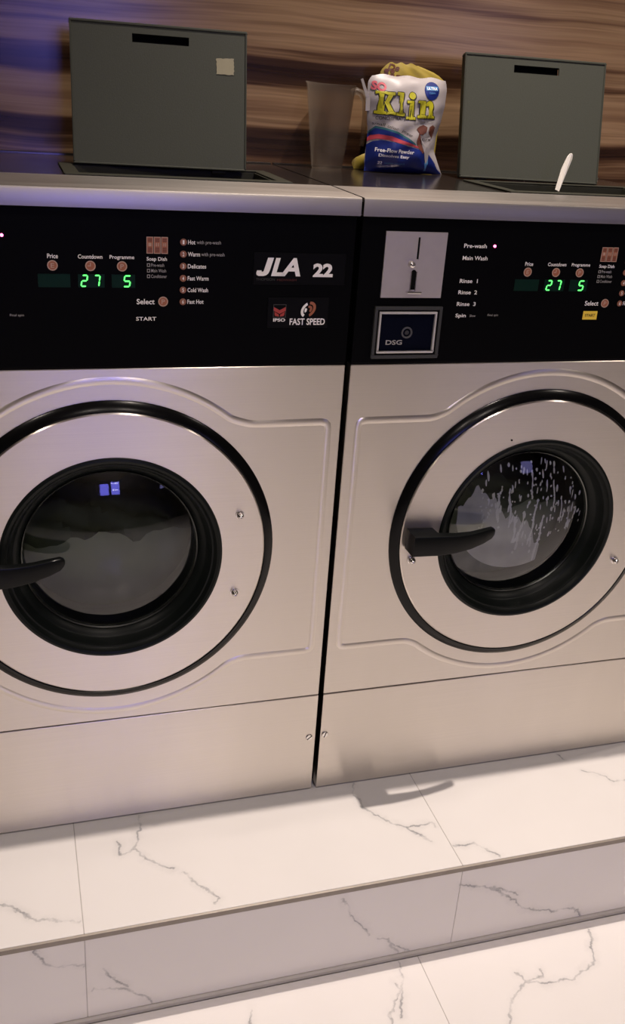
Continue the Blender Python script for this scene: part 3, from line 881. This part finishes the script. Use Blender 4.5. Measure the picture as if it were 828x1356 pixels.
    box(bm, x0 - .020, x0, y0, y1, zb, zt); box(bm, x1, x1 + .020, y0, y1, zb, zt)
    obj('soap_tray_frame', bm, LIDDARK, r, bevel=0.0010)
    bm = bmesh.new()
    box(bm, x0, x1, y0, y1, ZT1 - .075, ZT1 - .070); box(bm, x0, x0 + .003, y0, y1, ZT1 - .07, zb); box(bm, x1 - .003, x1, y0, y1, ZT1 - .07, zb)
    box(bm, x0, x1, y0, y0 + .003, ZT1 - .07, zb); box(bm, x0, x1, y1 - .003, y1, ZT1 - .07, zb)
    for k in (1, 2):
        xm = x0 + (x1 - x0)*k/3; box(bm, xm - .0015, xm + .0015, y0, y1, ZT1 - .07, ZT1 - .012)
    obj('soap_tray', bm, LIDDARK, r)
    # steel upstand at the back
    obj('back_upstand', B(-W2, W2, 0.505, 0.517, ZT1 - .006, ZT1 + 0.0030), TOPDARK, r, bevel=0.001)
    return r, kp


def lid_parts(r, loc, yaw, lean, wd, ht, paper):
    """raised soap-tray lid: one panel with a slot, a rim all round and a slot pocket with shade painted in near black"""
    rot = (-lean, 0, yaw)
    bm = bmesh.new()
    sx0, sx1, sz0, sz1 = wd*0.345, wd*0.665, ht*0.868, ht*0.928
    plate_rect_hole(bm, 0.003, wd - 0.003, 0.003, ht - 0.003, sx0, sx1, sz0, sz1, 0.0, 0.004)
    lid = obj('soap_lid', bm, LIDGREY, r, loc=loc, rot=rot)
    bm = bmesh.new()
    box(bm, 0, wd, -0.0012, 0.016, ht - 0.003, ht); box(bm, 0, wd, -0.0008, 0.010, 0.0, 0.003)
    box(bm, 0, 0.003, -0.0012, 0.016, 0.003, ht - .003); box(bm, wd - 0.003, wd, -0.0012, 0.016, 0.003, ht - .003)
    obj('lid_rim', bm, LIDRIM, lid, bevel=0.0008, segs=1)
    bm = bmesh.new(); box(bm, sx0 - .002, sx1 + .002, 0.012, 0.014, sz0 - .002, sz1 + .002)
    box(bm, sx0 - .002, sx1 + .002, 0.004, 0.012, sz1, sz1 + .002); box(bm, sx0 - .002, sx1 + .002, 0.004, 0.012, sz0 - .002, sz0)
    tag(obj('handle_slot', bm, VOID, lid), 'dark finger slot')
    bm = bmesh.new()
    for k in (0.12, 0.80): tube(bm, [(wd*k, 0.008, -0.002), (wd*(k + .08), 0.008, -0.002)], 0.0035, 10)
    obj('hinge', bm, LIDDARK, lid)
    if paper:
        poly = []
        x0, x1, z0, z1 = wd*0.822, wd*0.925, ht*0.690, ht*0.805
        rnd = random.Random(3)
        for k in range(9): poly.append((x0 + (x1-x0)*k/8, z0 + rnd.uniform(-.0006, .0006)))
        for k in range(1, 8): poly.append((x1 + rnd.uniform(-.0012, .0006), z0 + (z1-z0)*k/8))
        for k in range(9): poly.append((x1 - (x1-x0)*k/8, z1 + rnd.uniform(-.0005, .0005) - 0.0012*(k/8)))
        for k in range(1, 8): poly.append((x0 + rnd.uniform(-.0010, .0010), z1 - (z1-z0)*k/8))
        bm = bmesh.new(); prism(bm, poly, -0.0006, 0.0)
        tag(obj('paper_label', bm, PAPER, lid), 'torn beige paper label')
    return lid

MX = 0.3485
left, _ = make_washer()
left.location = (-MX, 0, 0)
right = copy_tree(left)
right.location = (MX, 0, 0)
tag(left, 'left stainless steel washing machine with 22 badge and murky grey wash behind its door', 'washing machine', 'steel washing machines on the plinth')
tag(right, 'right stainless steel washing machine with coin plate, card reader and suds streaked door', 'washing machine', 'steel washing machines on the plinth')
# what differs: START print on the left machine, a yellow sticker on the right one
cpl = [c for c in kids(left) if c.name.startswith('control_panel')][0]
cpr = [c for c in kids(right) if c.name.startswith('control_panel')][0]
text('printed_text', 'START', 0.0352, 0.0628, 0.8640, 0.8692, -0.0006, INKW, cpl, bold=0.01)
bm = bmesh.new(); prism(bm, [(0.0366, 0.8646), (0.0622, 0.8644), (0.0618, 0.8778), (0.0366, 0.8778)], -0.0006, 0.0004)
yl = tag(obj('start_sticker', bm, YELLOW, cpr), 'small yellow sticker')
text('sticker_text', 'START', 0.0400, 0.0585, 0.8690, 0.8735, -0.0010, plain('print_olive', (0.16, 0.10, 0.01), 0.5), cpr, bold=0.02)
# kick panel screws beside the gap
def screw(parent, x, z, ang):
    bm = bmesh.new()
    lathe_y(bm, x, z, [(0.0062, 0.001), (0.0062, -0.0008), (0.0052, -0.0022), (0.0, -0.0026)], 24)
    s = tag(obj('screw', bm, CHROME, parent, smooth=True), 'slotted screw head')
    bm = B(-0.0052, 0.0052, -0.0030, -0.0020, -0.0006, 0.0006)
    bmesh.ops.rotate(bm, verts=bm.verts, cent=(0, 0, 0), matrix=Matrix.Rotation(-ang, 3, 'Y'))
    bmesh.ops.translate(bm, verts=bm.verts, vec=(x, 0, z))
    obj('screw_slot', bm, VOID, s)
kl = [c for c in kids(left) if c.name.startswith('kick_panel')][0]
screw_l = left; screw_r = right
screw(screw_l, -0.0160 + MX, 0.1186, math.radians(40))
screw(screw_r, 0.0130 - MX, 0.1206, math.radians(70))
# lids of the soap trays, propped open
lid_parts(left, (-0.3711 + MX, 0.2974, 1.0405), -0.0731, 0.1943, 0.2703, 0.2070, True)
lid_parts(right, (0.3129 - MX, 0.3606, 1.0405), -0.1298, 0.2375, 0.2673, 0.2117, False)
# speck on the right door
bm = bmesh.new(); disc(bm, 0.2881 - MX, 0.6698, 0.0016, -0.0116, -0.0106, 10)
dr = [c for c in kids(right) if c.name.startswith('door') and c.type == 'MESH'][0]
obj('speck', bm, RUBBER, dr)

# ------------------------------------------------------------------ what turns behind the glass
def heap(name, cx, cz, R, zt, y0, y1, m, seed, amp):
    """wash lying in the lower part of the drum, cut off above at zt with a lumpy top"""
    rnd = random.Random(seed)
    bm = bmesh.new()
    nx, ny = 36, 10
    top = []; bot = []
    half = math.sqrt(max(1e-6, R*R - (zt - cz)**2))
    ph = [rnd.uniform(0, 6.28) for _ in range(8)]
    for j in range(ny + 1):
        y = y0 + (y1 - y0)*j/ny
        ra, rb = [], []
        for i in range(nx + 1):
            u = -1 + 2*i/nx
            x = cx + half*1.0*u*0.999
            zb = cz - math.sqrt(max(0, R*R - (x - cx)**2))
            bump_ = amp*(math.sin(9*u + ph[0] + 3*y*20) + 0.7*math.sin(17*u + ph[1]) + 0.5*math.sin(31*u + ph[2] + y*60))
            zz = max(zt + bump_*(1 - u*u) + u*amp*1.2, zb + 0.0005)
            ra.append(bm.verts.new((x, y, zz))); rb.append(bm.verts.new((x, y + 0.004*math.sin(14*u + ph[3]) , zb)))
        top.append(ra); bot.append(rb)
    for j in range(ny):
        for i in range(nx):
            bm.faces.new((top[j][i], top[j][i+1], top[j+1][i+1], top[j+1][i]))
            bm.faces.new((bot[j][i], bot[j+1][i], bot[j+1][i+1], bot[j][i+1]))
    for i in range(nx):
        bm.faces.new((top[0][i], bot[0][i], bot[0][i+1], top[0][i+1]))
        bm.faces.new((top[-1][i], top[-1][i+1], bot[-1][i+1], bot[-1][i]))
    return obj(name, bm, m, smooth=True)
o = heap('wet_laundry', -MX + DX, DZ, 0.200, 0.482, 0.118, 0.36, LAUNDRY, 4, 0.008)
tag(o, 'grey green heap of wet laundry inside the left washer drum', 'laundry')
o = heap('wet_laundry', MX + DX, DZ, 0.200, 0.490, 0.118, 0.36, LAUNDRY, 9, 0.008)
tag(o, 'pale soapy wet laundry inside the right washer drum', 'laundry')

# suds running down the inside of the right glass
def dome_y(dx, dz):
    rr2 = min(dx*dx + dz*dz, 0.129**2)
    return 0.0215 - (math.sqrt(0.36**2 - rr2) - math.sqrt(0.36**2 - 0.1308**2)) + 0.0012
rnd = random.Random(21)
bm = bmesh.new()
def blob(dx, dz, rx, rz, slant=0.0):
    n = 8
    if (dx*dx + dz*dz) > 0.122**2: return
    c = bm.verts.new((MX + DX + dx, dome_y(dx, dz) - 0.0002, DZ + dz))
    ring = []
    for k in range(n):
        a = 2*PI*k/n
        x = dx + rx*math.cos(a)*rnd.uniform(.8, 1.2) + slant*rz*math.sin(a); z = dz + rz*math.sin(a)*rnd.uniform(.85, 1.15)
        ring.append(bm.verts.new((MX + DX + x, dome_y(x, z) + 0.0006, DZ + z)))
    for k in range(n): bm.faces.new((c, ring[k], ring[(k+1) % n]))
for k in range(230):
    dx = rnd.uniform(-0.085, 0.118); dz = rnd.uniform(-0.05, 0.118)
    if dx < -0.02 and dz < 0.0: continue
    if dx > 0.02 and dz < -0.03 + dx*0.2: continue
    L = rnd.choice((0.0018, 0.0025, 0.0035, 0.0045, 0.0065))
    blob(dx, dz, rnd.uniform(0.0011, 0.0024), L*rnd.uniform(.8, 1.3), rnd.uniform(-.15, .15))
for (sx, sz, L, wd) in ((-0.005, 0.03, 0.075, .0024), (0.018, 0.05, 0.085, .0022), (0.034, 0.02, 0.09, .0028), (-0.035, 0.07, 0.07, .0020), (0.05, 0.08, 0.05, .0018),
                        (-0.055, 0.06, 0.05, .0030), (0.004, 0.10, 0.05, .0020), (0.068, 0.05, 0.05, .0016), (-0.02, 0.02, 0.05, .0024), (0.088, 0.03, 0.04, .0016)):
    n = int(L / 0.004)
    for k in range(n):
        blob(sx + 0.0012*math.sin(k*0.5 + sx*90) + 0.0004*k*math.sin(sx*300), sz - k*0.004, wd*rnd.uniform(.5, 1.25), 0.0034, 0.1)
o = obj('soap_suds', bm, SUDS, smooth=True)
# pale foam pressed against the lower left of the right glass
bm = bmesh.new(); rows = []
for i in range(41):
    dx = -0.120 + 0.156*i/40
    lo = -math.sqrt(max(0.0, 0.122**2 - dx*dx)) + 0.030 + 0.0005*i
    hi = 0.020 + 0.050*math.exp(-((dx + 0.085)/0.035)**2) - 0.055*max(0, dx + 0.005)/0.04 + 0.006*math.sin(dx*190) + 0.004*math.sin(dx*410 + 1)
    lim = math.sqrt(max(0.0, 0.126**2 - dx*dx)); hi = min(hi, lim); lo = max(lo, -lim)
    if lo > hi: lo = hi
    rows.append([bm.verts.new((MX + DX + dx, dome_y(dx, lo + (hi - lo)*j/16) + 0.0012, DZ + lo + (hi - lo)*j/16)) for j in range(17)])
for p, q in zip(rows[:-1], rows[1:]):
    for j in range(16): bm.faces.new((p[j], p[j+1], q[j+1], q[j]))
fo = obj('wash_foam', bm, FOAM, smooth=True)
tag(fo, 'pale grey foam pressed against the lower left of the right door glass', 'foam', kind='stuff')
tag(o, 'white soap drips and bubbles running down inside the right door glass', 'suds', kind='stuff')

# ------------------------------------------------------------------ things standing on the washers
ZC = ZT1 + 0.0006
# measuring jug
jx, jy = 0.0925, 0.462
jug = empty('measuring_jug', (jx, jy, ZC))
tag(jug, 'translucent frosted plastic measuring jug standing left of the powder bags', 'jug')
H = 0.142
bm = bmesh.new()
lathe_z(bm, 0, 0, [(0.0, 0.0), (0.0265, 0.0), (0.0285, 0.003), (0.0318, 0.03), (0.0325, 0.0335), (0.0425, H - 0.004), (0.0440, H), (0.0425, H),
                   (0.0410, H - 0.006), (0.0308, 0.034), (0.0272, 0.005), (0.0, 0.004)], 48)
for v in bm.verts:   # pouring lip on the left
    if v.co.z > H - 0.03 and v.co.x < -0.02:
        k = max(0, (-v.co.x - 0.02) / 0.024) ** 2 * (v.co.z - (H - 0.03)) / 0.03
        v.co.x -= 0.004*k; v.co.z += 0.002*k
obj('body', bm, JUG, jug, smooth=True)
bm = bmesh.new()
tube(bm, [(0.036, -0.006, H - 0.012), (0.044, -0.008, H - 0.0085), (0.053, -0.010, H - 0.012), (0.0605, -0.011, H - 0.024), (0.0630, -0.011, H - 0.045), (0.0625, -0.011, H - 0.075), (0.0605, -0.011, H - 0.100)],
     [0.0065, 0.0062, 0.006, 0.0056, 0.0052, 0.0048, 0.0042], 12, 1.3)
obj('handle', bm, JUG, jug, smooth=True)

# powder bags: pillow shaped plastic bags
def lerp_tab(tab, t):
    for (a, va), (b, vb) in zip(tab[:-1], tab[1:]):
        if t <= b: return va + (vb - va)*(t - a)/max(1e-9, b - a)
    return tab[-1][1]

class Bag:
    def __init__(s, yc, depth, z0, z1, lft, rgt, seed, lean=0.0):
        s.yc, s.dp, s.z0, s.z1, s.l, s.r, s.lean = yc, depth, z0, z1, lft, rgt, lean
        rn = random.Random(seed); s.ph = [rn.uniform(0, 6.28) for _ in range(6)]
    def topz(s, u): return s.z1 - 0.006*abs(2*u - 1)**3
    def bulge(s, u, t):
        e = max(0.0, 1 - abs(2*u - 1)**3.0) * max(0.0, 1 - abs(2*min(max(t, 0), 1) - 1)**5) ** 0.8
        wr = 0.0012*math.sin(23*u + 9*t + s.ph[0]) + 0.0010*math.sin(31*t - 14*u + s.ph[1])
        return s.dp*e*(1.10 - 0.32*t) + wr*e
    def surf(s, x, z):
        t = (z - s.z0) / (s.z1 - s.z0)
        a, b = lerp_tab(s.l, t), lerp_tab(s.r, t)
        u = min(max((x - a) / (b - a), 0), 1)
        return s.yc + s.lean*t - s.bulge(u, t)
    def mesh(s, nu=28, nt=36):
        bm = bmesh.new(); F = []; K = []
        for j in range(nt + 1):
            t = j / nt; fr, bk = [], []
            a, b = lerp_tab(s.l, t), lerp_tab(s.r, t)
            for i in range(nu + 1):
                u = i / nu
                x = a + (b - a)*u; z = s.z0 + (s.z1 - s.z0)*t
                z -= 0.0015*abs(2*u - 1)**4*max(0, t - 0.8)*5
                if j == nt: z += 0.0015*math.sin(19*u + s.ph[2])
                y = s.yc + s.lean*t
                fr.append(bm.verts.new((x, y - s.bulge(u, t) - 0.0003, z)))
                bk.append(bm.verts.new((x, y + s.bulge(u, t)*0.6 + 0.0003, z)))
            F.append(fr); K.append(bk)
        for j in range(nt):
            for i in range(nu):
                bm.faces.new((F[j][i], F[j][i+1], F[j+1][i+1], F[j+1][i])); bm.faces.new((K[j][i], K[j+1][i], K[j+1][i+1], K[j][i+1]))
            bm.faces.new((F[j][0], F[j+1][0], K[j+1][0], K[j][0])); bm.faces.new((F[j][nu], K[j][nu], K[j+1][nu], F[j+1][nu]))
        for i in range(nu):
            bm.faces.new((F[0][i], K[0][i], K[0][i+1], F[0][i+1])); bm.faces.new((F[nt][i], F[nt][i+1], K[nt][i+1], K[nt][i]))
        return bm
    def band(s, name, upper, lower, off, m, parent, nu=40, nv=6):
        """print between two lines given as (x, z) lists"""
        bm = bmesh.new(); rows = []
        x0 = max(upper[0][0], lower[0][0]); x1 = min(upper[-1][0], lower[-1][0])
        for i in range(nu + 1):
            x = x0 + (x1 - x0)*i/nu
            zu, zl = lerp_tab(upper, x), lerp_tab(lower, x)
            if zl > zu: zl = zu
            rows.append([bm.verts.new((x, s.surf(x, zl + (zu - zl)*j/nv) - off, zl + (zu - zl)*j/nv)) for j in range(nv + 1)])
        for a, b in zip(rows[:-1], rows[1:]):
            for j in range(nv): bm.faces.new((a[j], b[j], b[j+1], a[j+1]))
        return obj(name, bm, m, parent)
    def patch(s, name, poly, off, m, parent):
        bm = bmesh.new()
        cx = sum(p[0] for p in poly)/len(poly); cz = sum(p[1] for p in poly)/len(poly)
        rings = [[bm.verts.new((cx + (x-cx)*k, s.surf(cx + (x-cx)*k, cz + (z-cz)*k) - off, cz + (z-cz)*k)) for x, z in poly] for k in (0.33, 0.66, 1.0)]
        c = bm.verts.new((cx, s.surf(cx, cz) - off, cz)); n = len(poly)
        for k in range(n):
            bm.faces.new((c, rings[0][k], rings[0][(k+1) % n]))
            for a, b in zip(rings[:-1], rings[1:]): bm.faces.new((a[k], b[k], b[(k+1) % n], a[(k+1) % n]))
        return obj(name, bm, m, parent)
# front bag: white above, blue wave below
bag = Bag(0.430, 0.026, ZC + 0.0004, 1.200,
          [(0, 0.158), (0.10, 0.1530), (0.22, 0.1535), (0.38, 0.156), (0.55, 0.1520), (0.75, 0.1480), (0.93, 0.1485), (1.0, 0.1550)],
          [(0, 0.309), (0.10, 0.300), (0.25, 0.288), (0.40, 0.289), (0.55, 0.295), (0.72, 0.300), (0.90, 0.3005), (1.0, 0.2960)], 5)
b1 = empty('detergent_bag', (0, 0, 0))
tag(b1, 'white and blue bag of washing powder standing in front of the yellow bag', 'bag', 'bags of washing powder')
obj('bag_body', bag.mesh(), BAGW, b1, smooth=True)
botl = [(0.140, ZC + 0.001), (0.31, ZC + 0.001)]
def clampx(line, a, b): return [(a, lerp_tab(line, a))] + [p for p in line if a < p[0] < b] + [(b, lerp_tab(line, b))]
A_ = [(0.150, 1.100), (0.1595, 1.1105), (0.1649, 1.116), (0.1821, 1.1138), (0.2046, 1.1086), (0.2254, 1.0989), (0.2415, 1.089)]
A2 = [(x, z - 0.0035) for x, z in A_]
B_ = [(0.150, 1.0905), (0.1593, 1.0999), (0.1711, 1.1026), (0.1933, 1.1006), (0.2161, 1.0942), (0.2365, 1.0887), (0.2443, 1.0858)]
C_ = [(0.150, 1.0845), (0.1577, 1.0914), (0.1694, 1.0951), (0.1891, 1.0939), (0.2142, 1.0887), (0.2344, 1.0854), (0.2523, 1.0819), (0.2560, 1.0805)]
D_ = [(0.1500, 1.0808), (0.1626, 1.0905), (0.1769, 1.0934), (0.2017, 1.0903), (0.227, 1.085), (0.255, 1.0798), (0.271, 1.0729), (0.2852, 1.0604), (0.2960, 1.0470), (0.3065, 1.0395)]
bag.band('printed_line', clampx(A_, .1545, .2410), clampx(A2, .1545, .2410), 0.0007, TEAL, b1)
bag.band('printed_band', clampx(A2, .1545, .2410), clampx(B_, .1545, .2410), 0.0007, BLUE, b1)
bag.band('printed_band', clampx(B_, .1545, .2500), clampx(C_, .1545, .2500), 0.0009, BAGRED, b1)
bag.band('printed_wave', clampx(D_, .1540, .3060), clampx(botl, .1540, .3060), 0.0007, BLUE, b1, 48, 14)
# rough letters of the headline: yellow slab letters with a dark outline
def slab(polys, x0, x1, z0, z1, tilt=0.0):
    out = []
    for p in polys: out.append([(x0 + (x1-x0)*u, z0 + (z1-z0)*v + tilt*u) for u, v in p])
    return out
LK = [[(.14,0),(.46,0),(.46,1),(.14,1)], [(0,0),(.58,0),(.58,.13),(0,.13)], [(0,.87),(.58,.87),(.58,1),(0,1)],
      [(.42,.42),(.62,.42),(.92,.90),(.66,.90)], [(.58,.86),(1,.86),(1,.99),(.58,.99)], [(.44,.56),(.66,.60),(1.0,.10),(.70,.10)], [(.58,0),(1.08,0),(1.08,.13),(.62,.13)]]
Ll = [[(.28,0),(.76,0),(.76,1),(.28,1)], [(0,0),(1,0),(1,.13),(0,.13)], [(0,.86),(.5,.86),(.5,1),(0,1)]]
Li = [[(.28,0),(.76,0),(.76,1),(.28,1)], [(0,0),(1,0),(1,.15),(0,.15)], [(0,.85),(.5,.85),(.5,1),(0,1)]]
Ln = [[(.12,0),(.40,0),(.40,.98),(.12,.98)], [(0,0),(.50,0),(.50,.15),(0,.15)], [(0,.84),(.30,.84),(.30,.98),(0,.98)],
      [(.36,.66),(.46,.92),(.62,1),(.62,.72)], [(.60,.72),(.60,1),(.78,.96),(.86,.82),(.86,.60),(.62,.60)], [(.60,0),(.88,0),(.88,.75),(.60,.75)], [(.54,0),(1,0),(1,.15),(.54,.15)]]
polys = []
polys += slab(LK, .1605, .1945, 1.1360, 1.1735, -0.0005); polys += slab(Ll, .1985, .2140, 1.1355, 1.1735, -0.0005)
polys += slab(Li, .2165, .2345, 1.1300, 1.1610); polys += slab(Ln, .2385, .2745, 1.1335, 1.1625)
polys.append([(0.2270 + .0062*math.cos(k*PI/8), 1.1690 + .0058*math.sin(k*PI/8)) for k in range(16)])
bm = bmesh.new()
def fan(bm, poly, off):
    # keep every polygon counter-clockwise; fan about its centre on the bag's surface
    cx = sum(p[0] for p in poly)/len(poly); cz = sum(p[1] for p in poly)/len(poly)
    mid = [[bm.verts.new((cx + (x-cx)*k, bag.surf(cx + (x-cx)*k, cz + (z-cz)*k) - off, cz + (z-cz)*k)) for x, z in poly] for k in (0.5, 1.0)]
    c = bm.verts.new((cx, bag.surf(cx, cz) - off, cz)); n = len(poly)
    for k in range(n):
        bm.faces.new((c, mid[0][k], mid[0][(k+1) % n])); bm.faces.new((mid[0][k], mid[1][k], mid[1][(k+1) % n], mid[0][(k+1) % n]))
for p in polys: fan(bm, p, 0.0016)
yel = bm
bm = bmesh.new()
for p in polys:
    for ox, oz in ((.0011, 0), (-.0011, 0), (0, .0011), (0, -.0011), (.0022, -.0014), (.0016, .0004)):
        fan(bm, [(x + ox, z + oz) for x, z in p], 0.0010)
def obj_raw(name, bm, m, parent):
    bmesh.ops.recalc_face_normals(bm, faces=bm.faces)
    me = bpy.data.meshes.new(name); bm.to_mesh(me); bm.free(); me.materials.append(m)
    return link(bpy.data.objects.new(name, me), parent)
obj_raw('headline_outline', bm, INKK, b1); obj_raw('headline', yel, LETTER, b1)
cp_ = lambda cx, cz, rx, rz, n=24: [(cx + rx*math.cos(2*PI*k/n), cz + rz*math.sin(2*PI*k/n)) for k in range(n)]
text('printed_text', 'SO', 0.1530, 0.1790, 1.1735, 1.1885, -0.0012, PINK, b1, bold=0.05, rot=-0.12, surf=bag.surf)
bag.patch('badge', [(0.2656 + .0155*math.cos(a), 1.1795 + .0155*math.sin(a)*(1.0 if math.sin(a) < 0 else .92)) for a in [2*PI*k/24 for k in range(24)]], 0.0010, BLUE, b1)
bag.patch('badge_panel', [(0.2535, 1.1795), (0.2780, 1.1795), (0.2780, 1.1865), (0.2535, 1.1865)], 0.0014, BLUE2, b1)
text('badge_text', 'ULTRA', 0.2550, 0.2765, 1.1807, 1.1853, -0.0018, INKW, b1, surf=bag.surf)
text('badge_text', 'CLEAN', 0.2590, 0.2725, 1.1740, 1.1772, -0.0018, BLUE2, b1, surf=bag.surf)
text('printed_text', 'CONCENTRATE', 0.1640, 0.2160, 1.1270, 1.1330, -0.0008, INKK, b1, bold=0.0, rot=0.02, surf=bag.surf)
text('printed_text', 'with softener', 0.2330, 0.2740, 1.1245, 1.1288, -0.0008, INKG, b1, bold=0.0, rot=0.06, surf=bag.surf)
for s, x, z, r_ in (('small', 0.1700, 1.1190, -0.10), ('colour', 0.1950, 1.1145, -0.22), ('power', 0.2220, 1.1050, -0.42)):
    text('printed_text', s, x - 0.0105, x + 0.0105, z - 0.0020, z + 0.0030, -0.0010, INKK, b1, bold=0.0, rot=r_, surf=bag.surf)
bag.patch('printed_petal', [(0.2400, 1.1150), (0.2450, 1.1195), (0.2530, 1.1225), (0.2610, 1.1190), (0.2600, 1.1110), (0.2540, 1.1060), (0.2470, 1.1060)], 0.0010, BROWN, b1)
bag.patch('printed_petal', [(0.2645, 1.1120), (0.2660, 1.1195), (0.2735, 1.1230), (0.2800, 1.1190), (0.2770, 1.1080), (0.2730, 1.0990), (0.2690, 1.1040)], 0.0010, BROWN, b1)
bag.patch('printed_petal', [(0.2415, 1.0960), (0.2460, 1.1080), (0.2500, 1.1010), (0.2530, 1.0900), (0.2600, 1.0770), (0.2570, 1.0740), (0.2500, 1.0800), (0.2440, 1.0880)], 0.0010, BROWN, b1)
bag.patch('printed_pour', [(0.2490, 1.1010), (0.2550, 1.1070), (0.2640, 1.1085), (0.2715, 1.1030), (0.2740, 1.0950), (0.2720, 1.0800), (0.2700, 1.0640), (0.2665, 1.0560), (0.2630, 1.0640), (0.2600, 1.0760), (0.2540, 1.0880)], 0.0014, BAGW, b1)
bag.patch('printed_glow', [(0.2640, 1.0700), (0.2700, 1.0700), (0.2715, 1.0560), (0.2700, 1.0440), (0.2660, 1.0430), (0.2640, 1.0560)], 0.0012, BLUE2, b1)
text('printed_text', 'for w', 0.2520, 0.2720, 1.0955, 1.1010, -0.0019, INKK, b1, bold=0.0, rot=0.06, surf=bag.surf)
text('printed_text', 'Free-Flow Powder', 0.1670, 0.2380, 1.0728, 1.0795, -0.0012, INKW, b1, bold=0.015, rot=-0.02, surf=bag.surf)
text('printed_text', 'Dissolves Easy', 0.1735, 0.2300, 1.0632, 1.0697, -0.0012, INKW, b1, bold=0.015, rot=-0.02, surf=bag.surf)
text('printed_text', '22', 0.1735, 0.1820, 1.0520, 1.0572, -0.0012, INKW, b1, bold=0.03, surf=bag.surf)
text('printed_text', 'washes per pack', 0.1860, 0.2240, 1.0522, 1.0560, -0.0012, BLUE2, b1, bold=0.0, surf=bag.surf)
bm = bmesh.new()
box(bm, -0.0030, 0.0030, -0.0006, 0.0006, 0.0, 0.031)
for v in bm.verts:
    if v.co.z > 0.01: v.co.x *= 0.75
tag(obj('folded_corner', bm, BAGW, b1, loc=(0.1475, 0.4255, 1.1625), rot=(0.05, math.radians(-25), 0)), 'white folded corner sticking up at the left')
bm = bmesh.new(); box(bm, -0.0055, 0.0055, -0.0006, 0.0006, 0.0, 0.030)
for v in bm.verts:
    if v.co.z > 0.01: v.co.x *= 0.5
obj('folded_corner', bm, BAGW, b1, loc=(0.1520, 0.427, 1.140), rot=(0.05, math.radians(-9), 0))

# rear bag: yellow, its top and one lower corner in view
front_bag = bag
bag = Bag(0.4790, 0.009, ZC + 0.0004, 1.2215,
          [(0, 0.1510), (0.05, 0.1460), (0.08, 0.1475), (0.12, 0.1560), (0.17, 0.180), (0.60, 0.186), (0.85, 0.1870), (0.93, 0.1885), (1.0, 0.2010)],
          [(0, 0.310), (0.20, 0.312), (0.60, 0.314), (0.86, 0.318), (0.93, 0.300), (1.0, 0.2600)], 11)
b2 = empty('detergent_bag', (0, 0, 0))
tag(b2, 'yellow bag of washing powder half hidden behind the white and blue bag', 'bag', 'bags of washing powder')
obj('bag_body', bag.mesh(), BAGY, b2, smooth=True)
text('printed_text', 'De', 0.2000, 0.2230, 1.2085, 1.2195, -0.0010, BROWN, b2, bold=0.03, shear=0.3, rot=-0.06, surf=bag.surf)
text('printed_text', 'iinon', 0.1930, 0.2960, 1.1790, 1.2080, -0.0010, BROWN, b2, bold=0.03, rot=-0.07, surf=bag.surf)


# white plastic stick standing in the right soap tray
bm = bmesh.new()
pts = []
w0, w1, L = 0.0042, 0.0060, 0.068
out = [(-w0, 0), (w0, 0), (w1, L*0.55), (w1*0.95, L*0.88), (w1*0.55, L*0.975), (0, L), (-w1*0.55, L*0.975), (-w1*0.95, L*0.88), (-w1, L*0.55)]
prism(bm, out, -0.0012, 0.0012)
for v in bm.verts: v.co.y += 0.004*math.sin(v.co.z/L*PI)
st = obj('plastic_stick', bm, SPOONW, bevel=0.0006, segs=1, loc=(0.4585, 0.262, 1.0322), rot=(math.radians(-9), math.radians(21), 0))
tag(st, 'white plastic stick leaning out of the open soap tray of the right washer', 'stick')

# ------------------------------------------------------------------ downlight fittings
for i, (lx, ly, watts, beam, rad, tilt) in enumerate(DOWNLIGHTS):
    d = empty('downlight', (lx, ly, CEIL))
    tag(d, ('bright ceiling downlight right above the washers', 'ceiling downlight above the far right of the plinth', 'added ceiling downlight brightening the middle of the floor at the left',
            'added ceiling downlight brightening the middle of the floor in the centre', 'added ceiling downlight brightening the middle of the floor at the right',
            'ceiling downlight near the street window, on its left', 'ceiling downlight near the street window, on its right')[i], 'light', 'downlights in the ceiling')
    bm = bmesh.new(); lathe_z(bm, 0, 0, [(0.050, -0.0005), (0.050, -0.006), (0.065, -0.004), (0.068, -0.0005)], 32, True)
    obj('ring', bm, LAMPRING, d, smooth=True)
    bm = bmesh.new(); lathe_z(bm, 0, 0, [(0.0, -0.003), (0.050, -0.003), (0.050, -0.001), (0.0, -0.001)], 32)
    obj('lens', bm, LAMP, d)
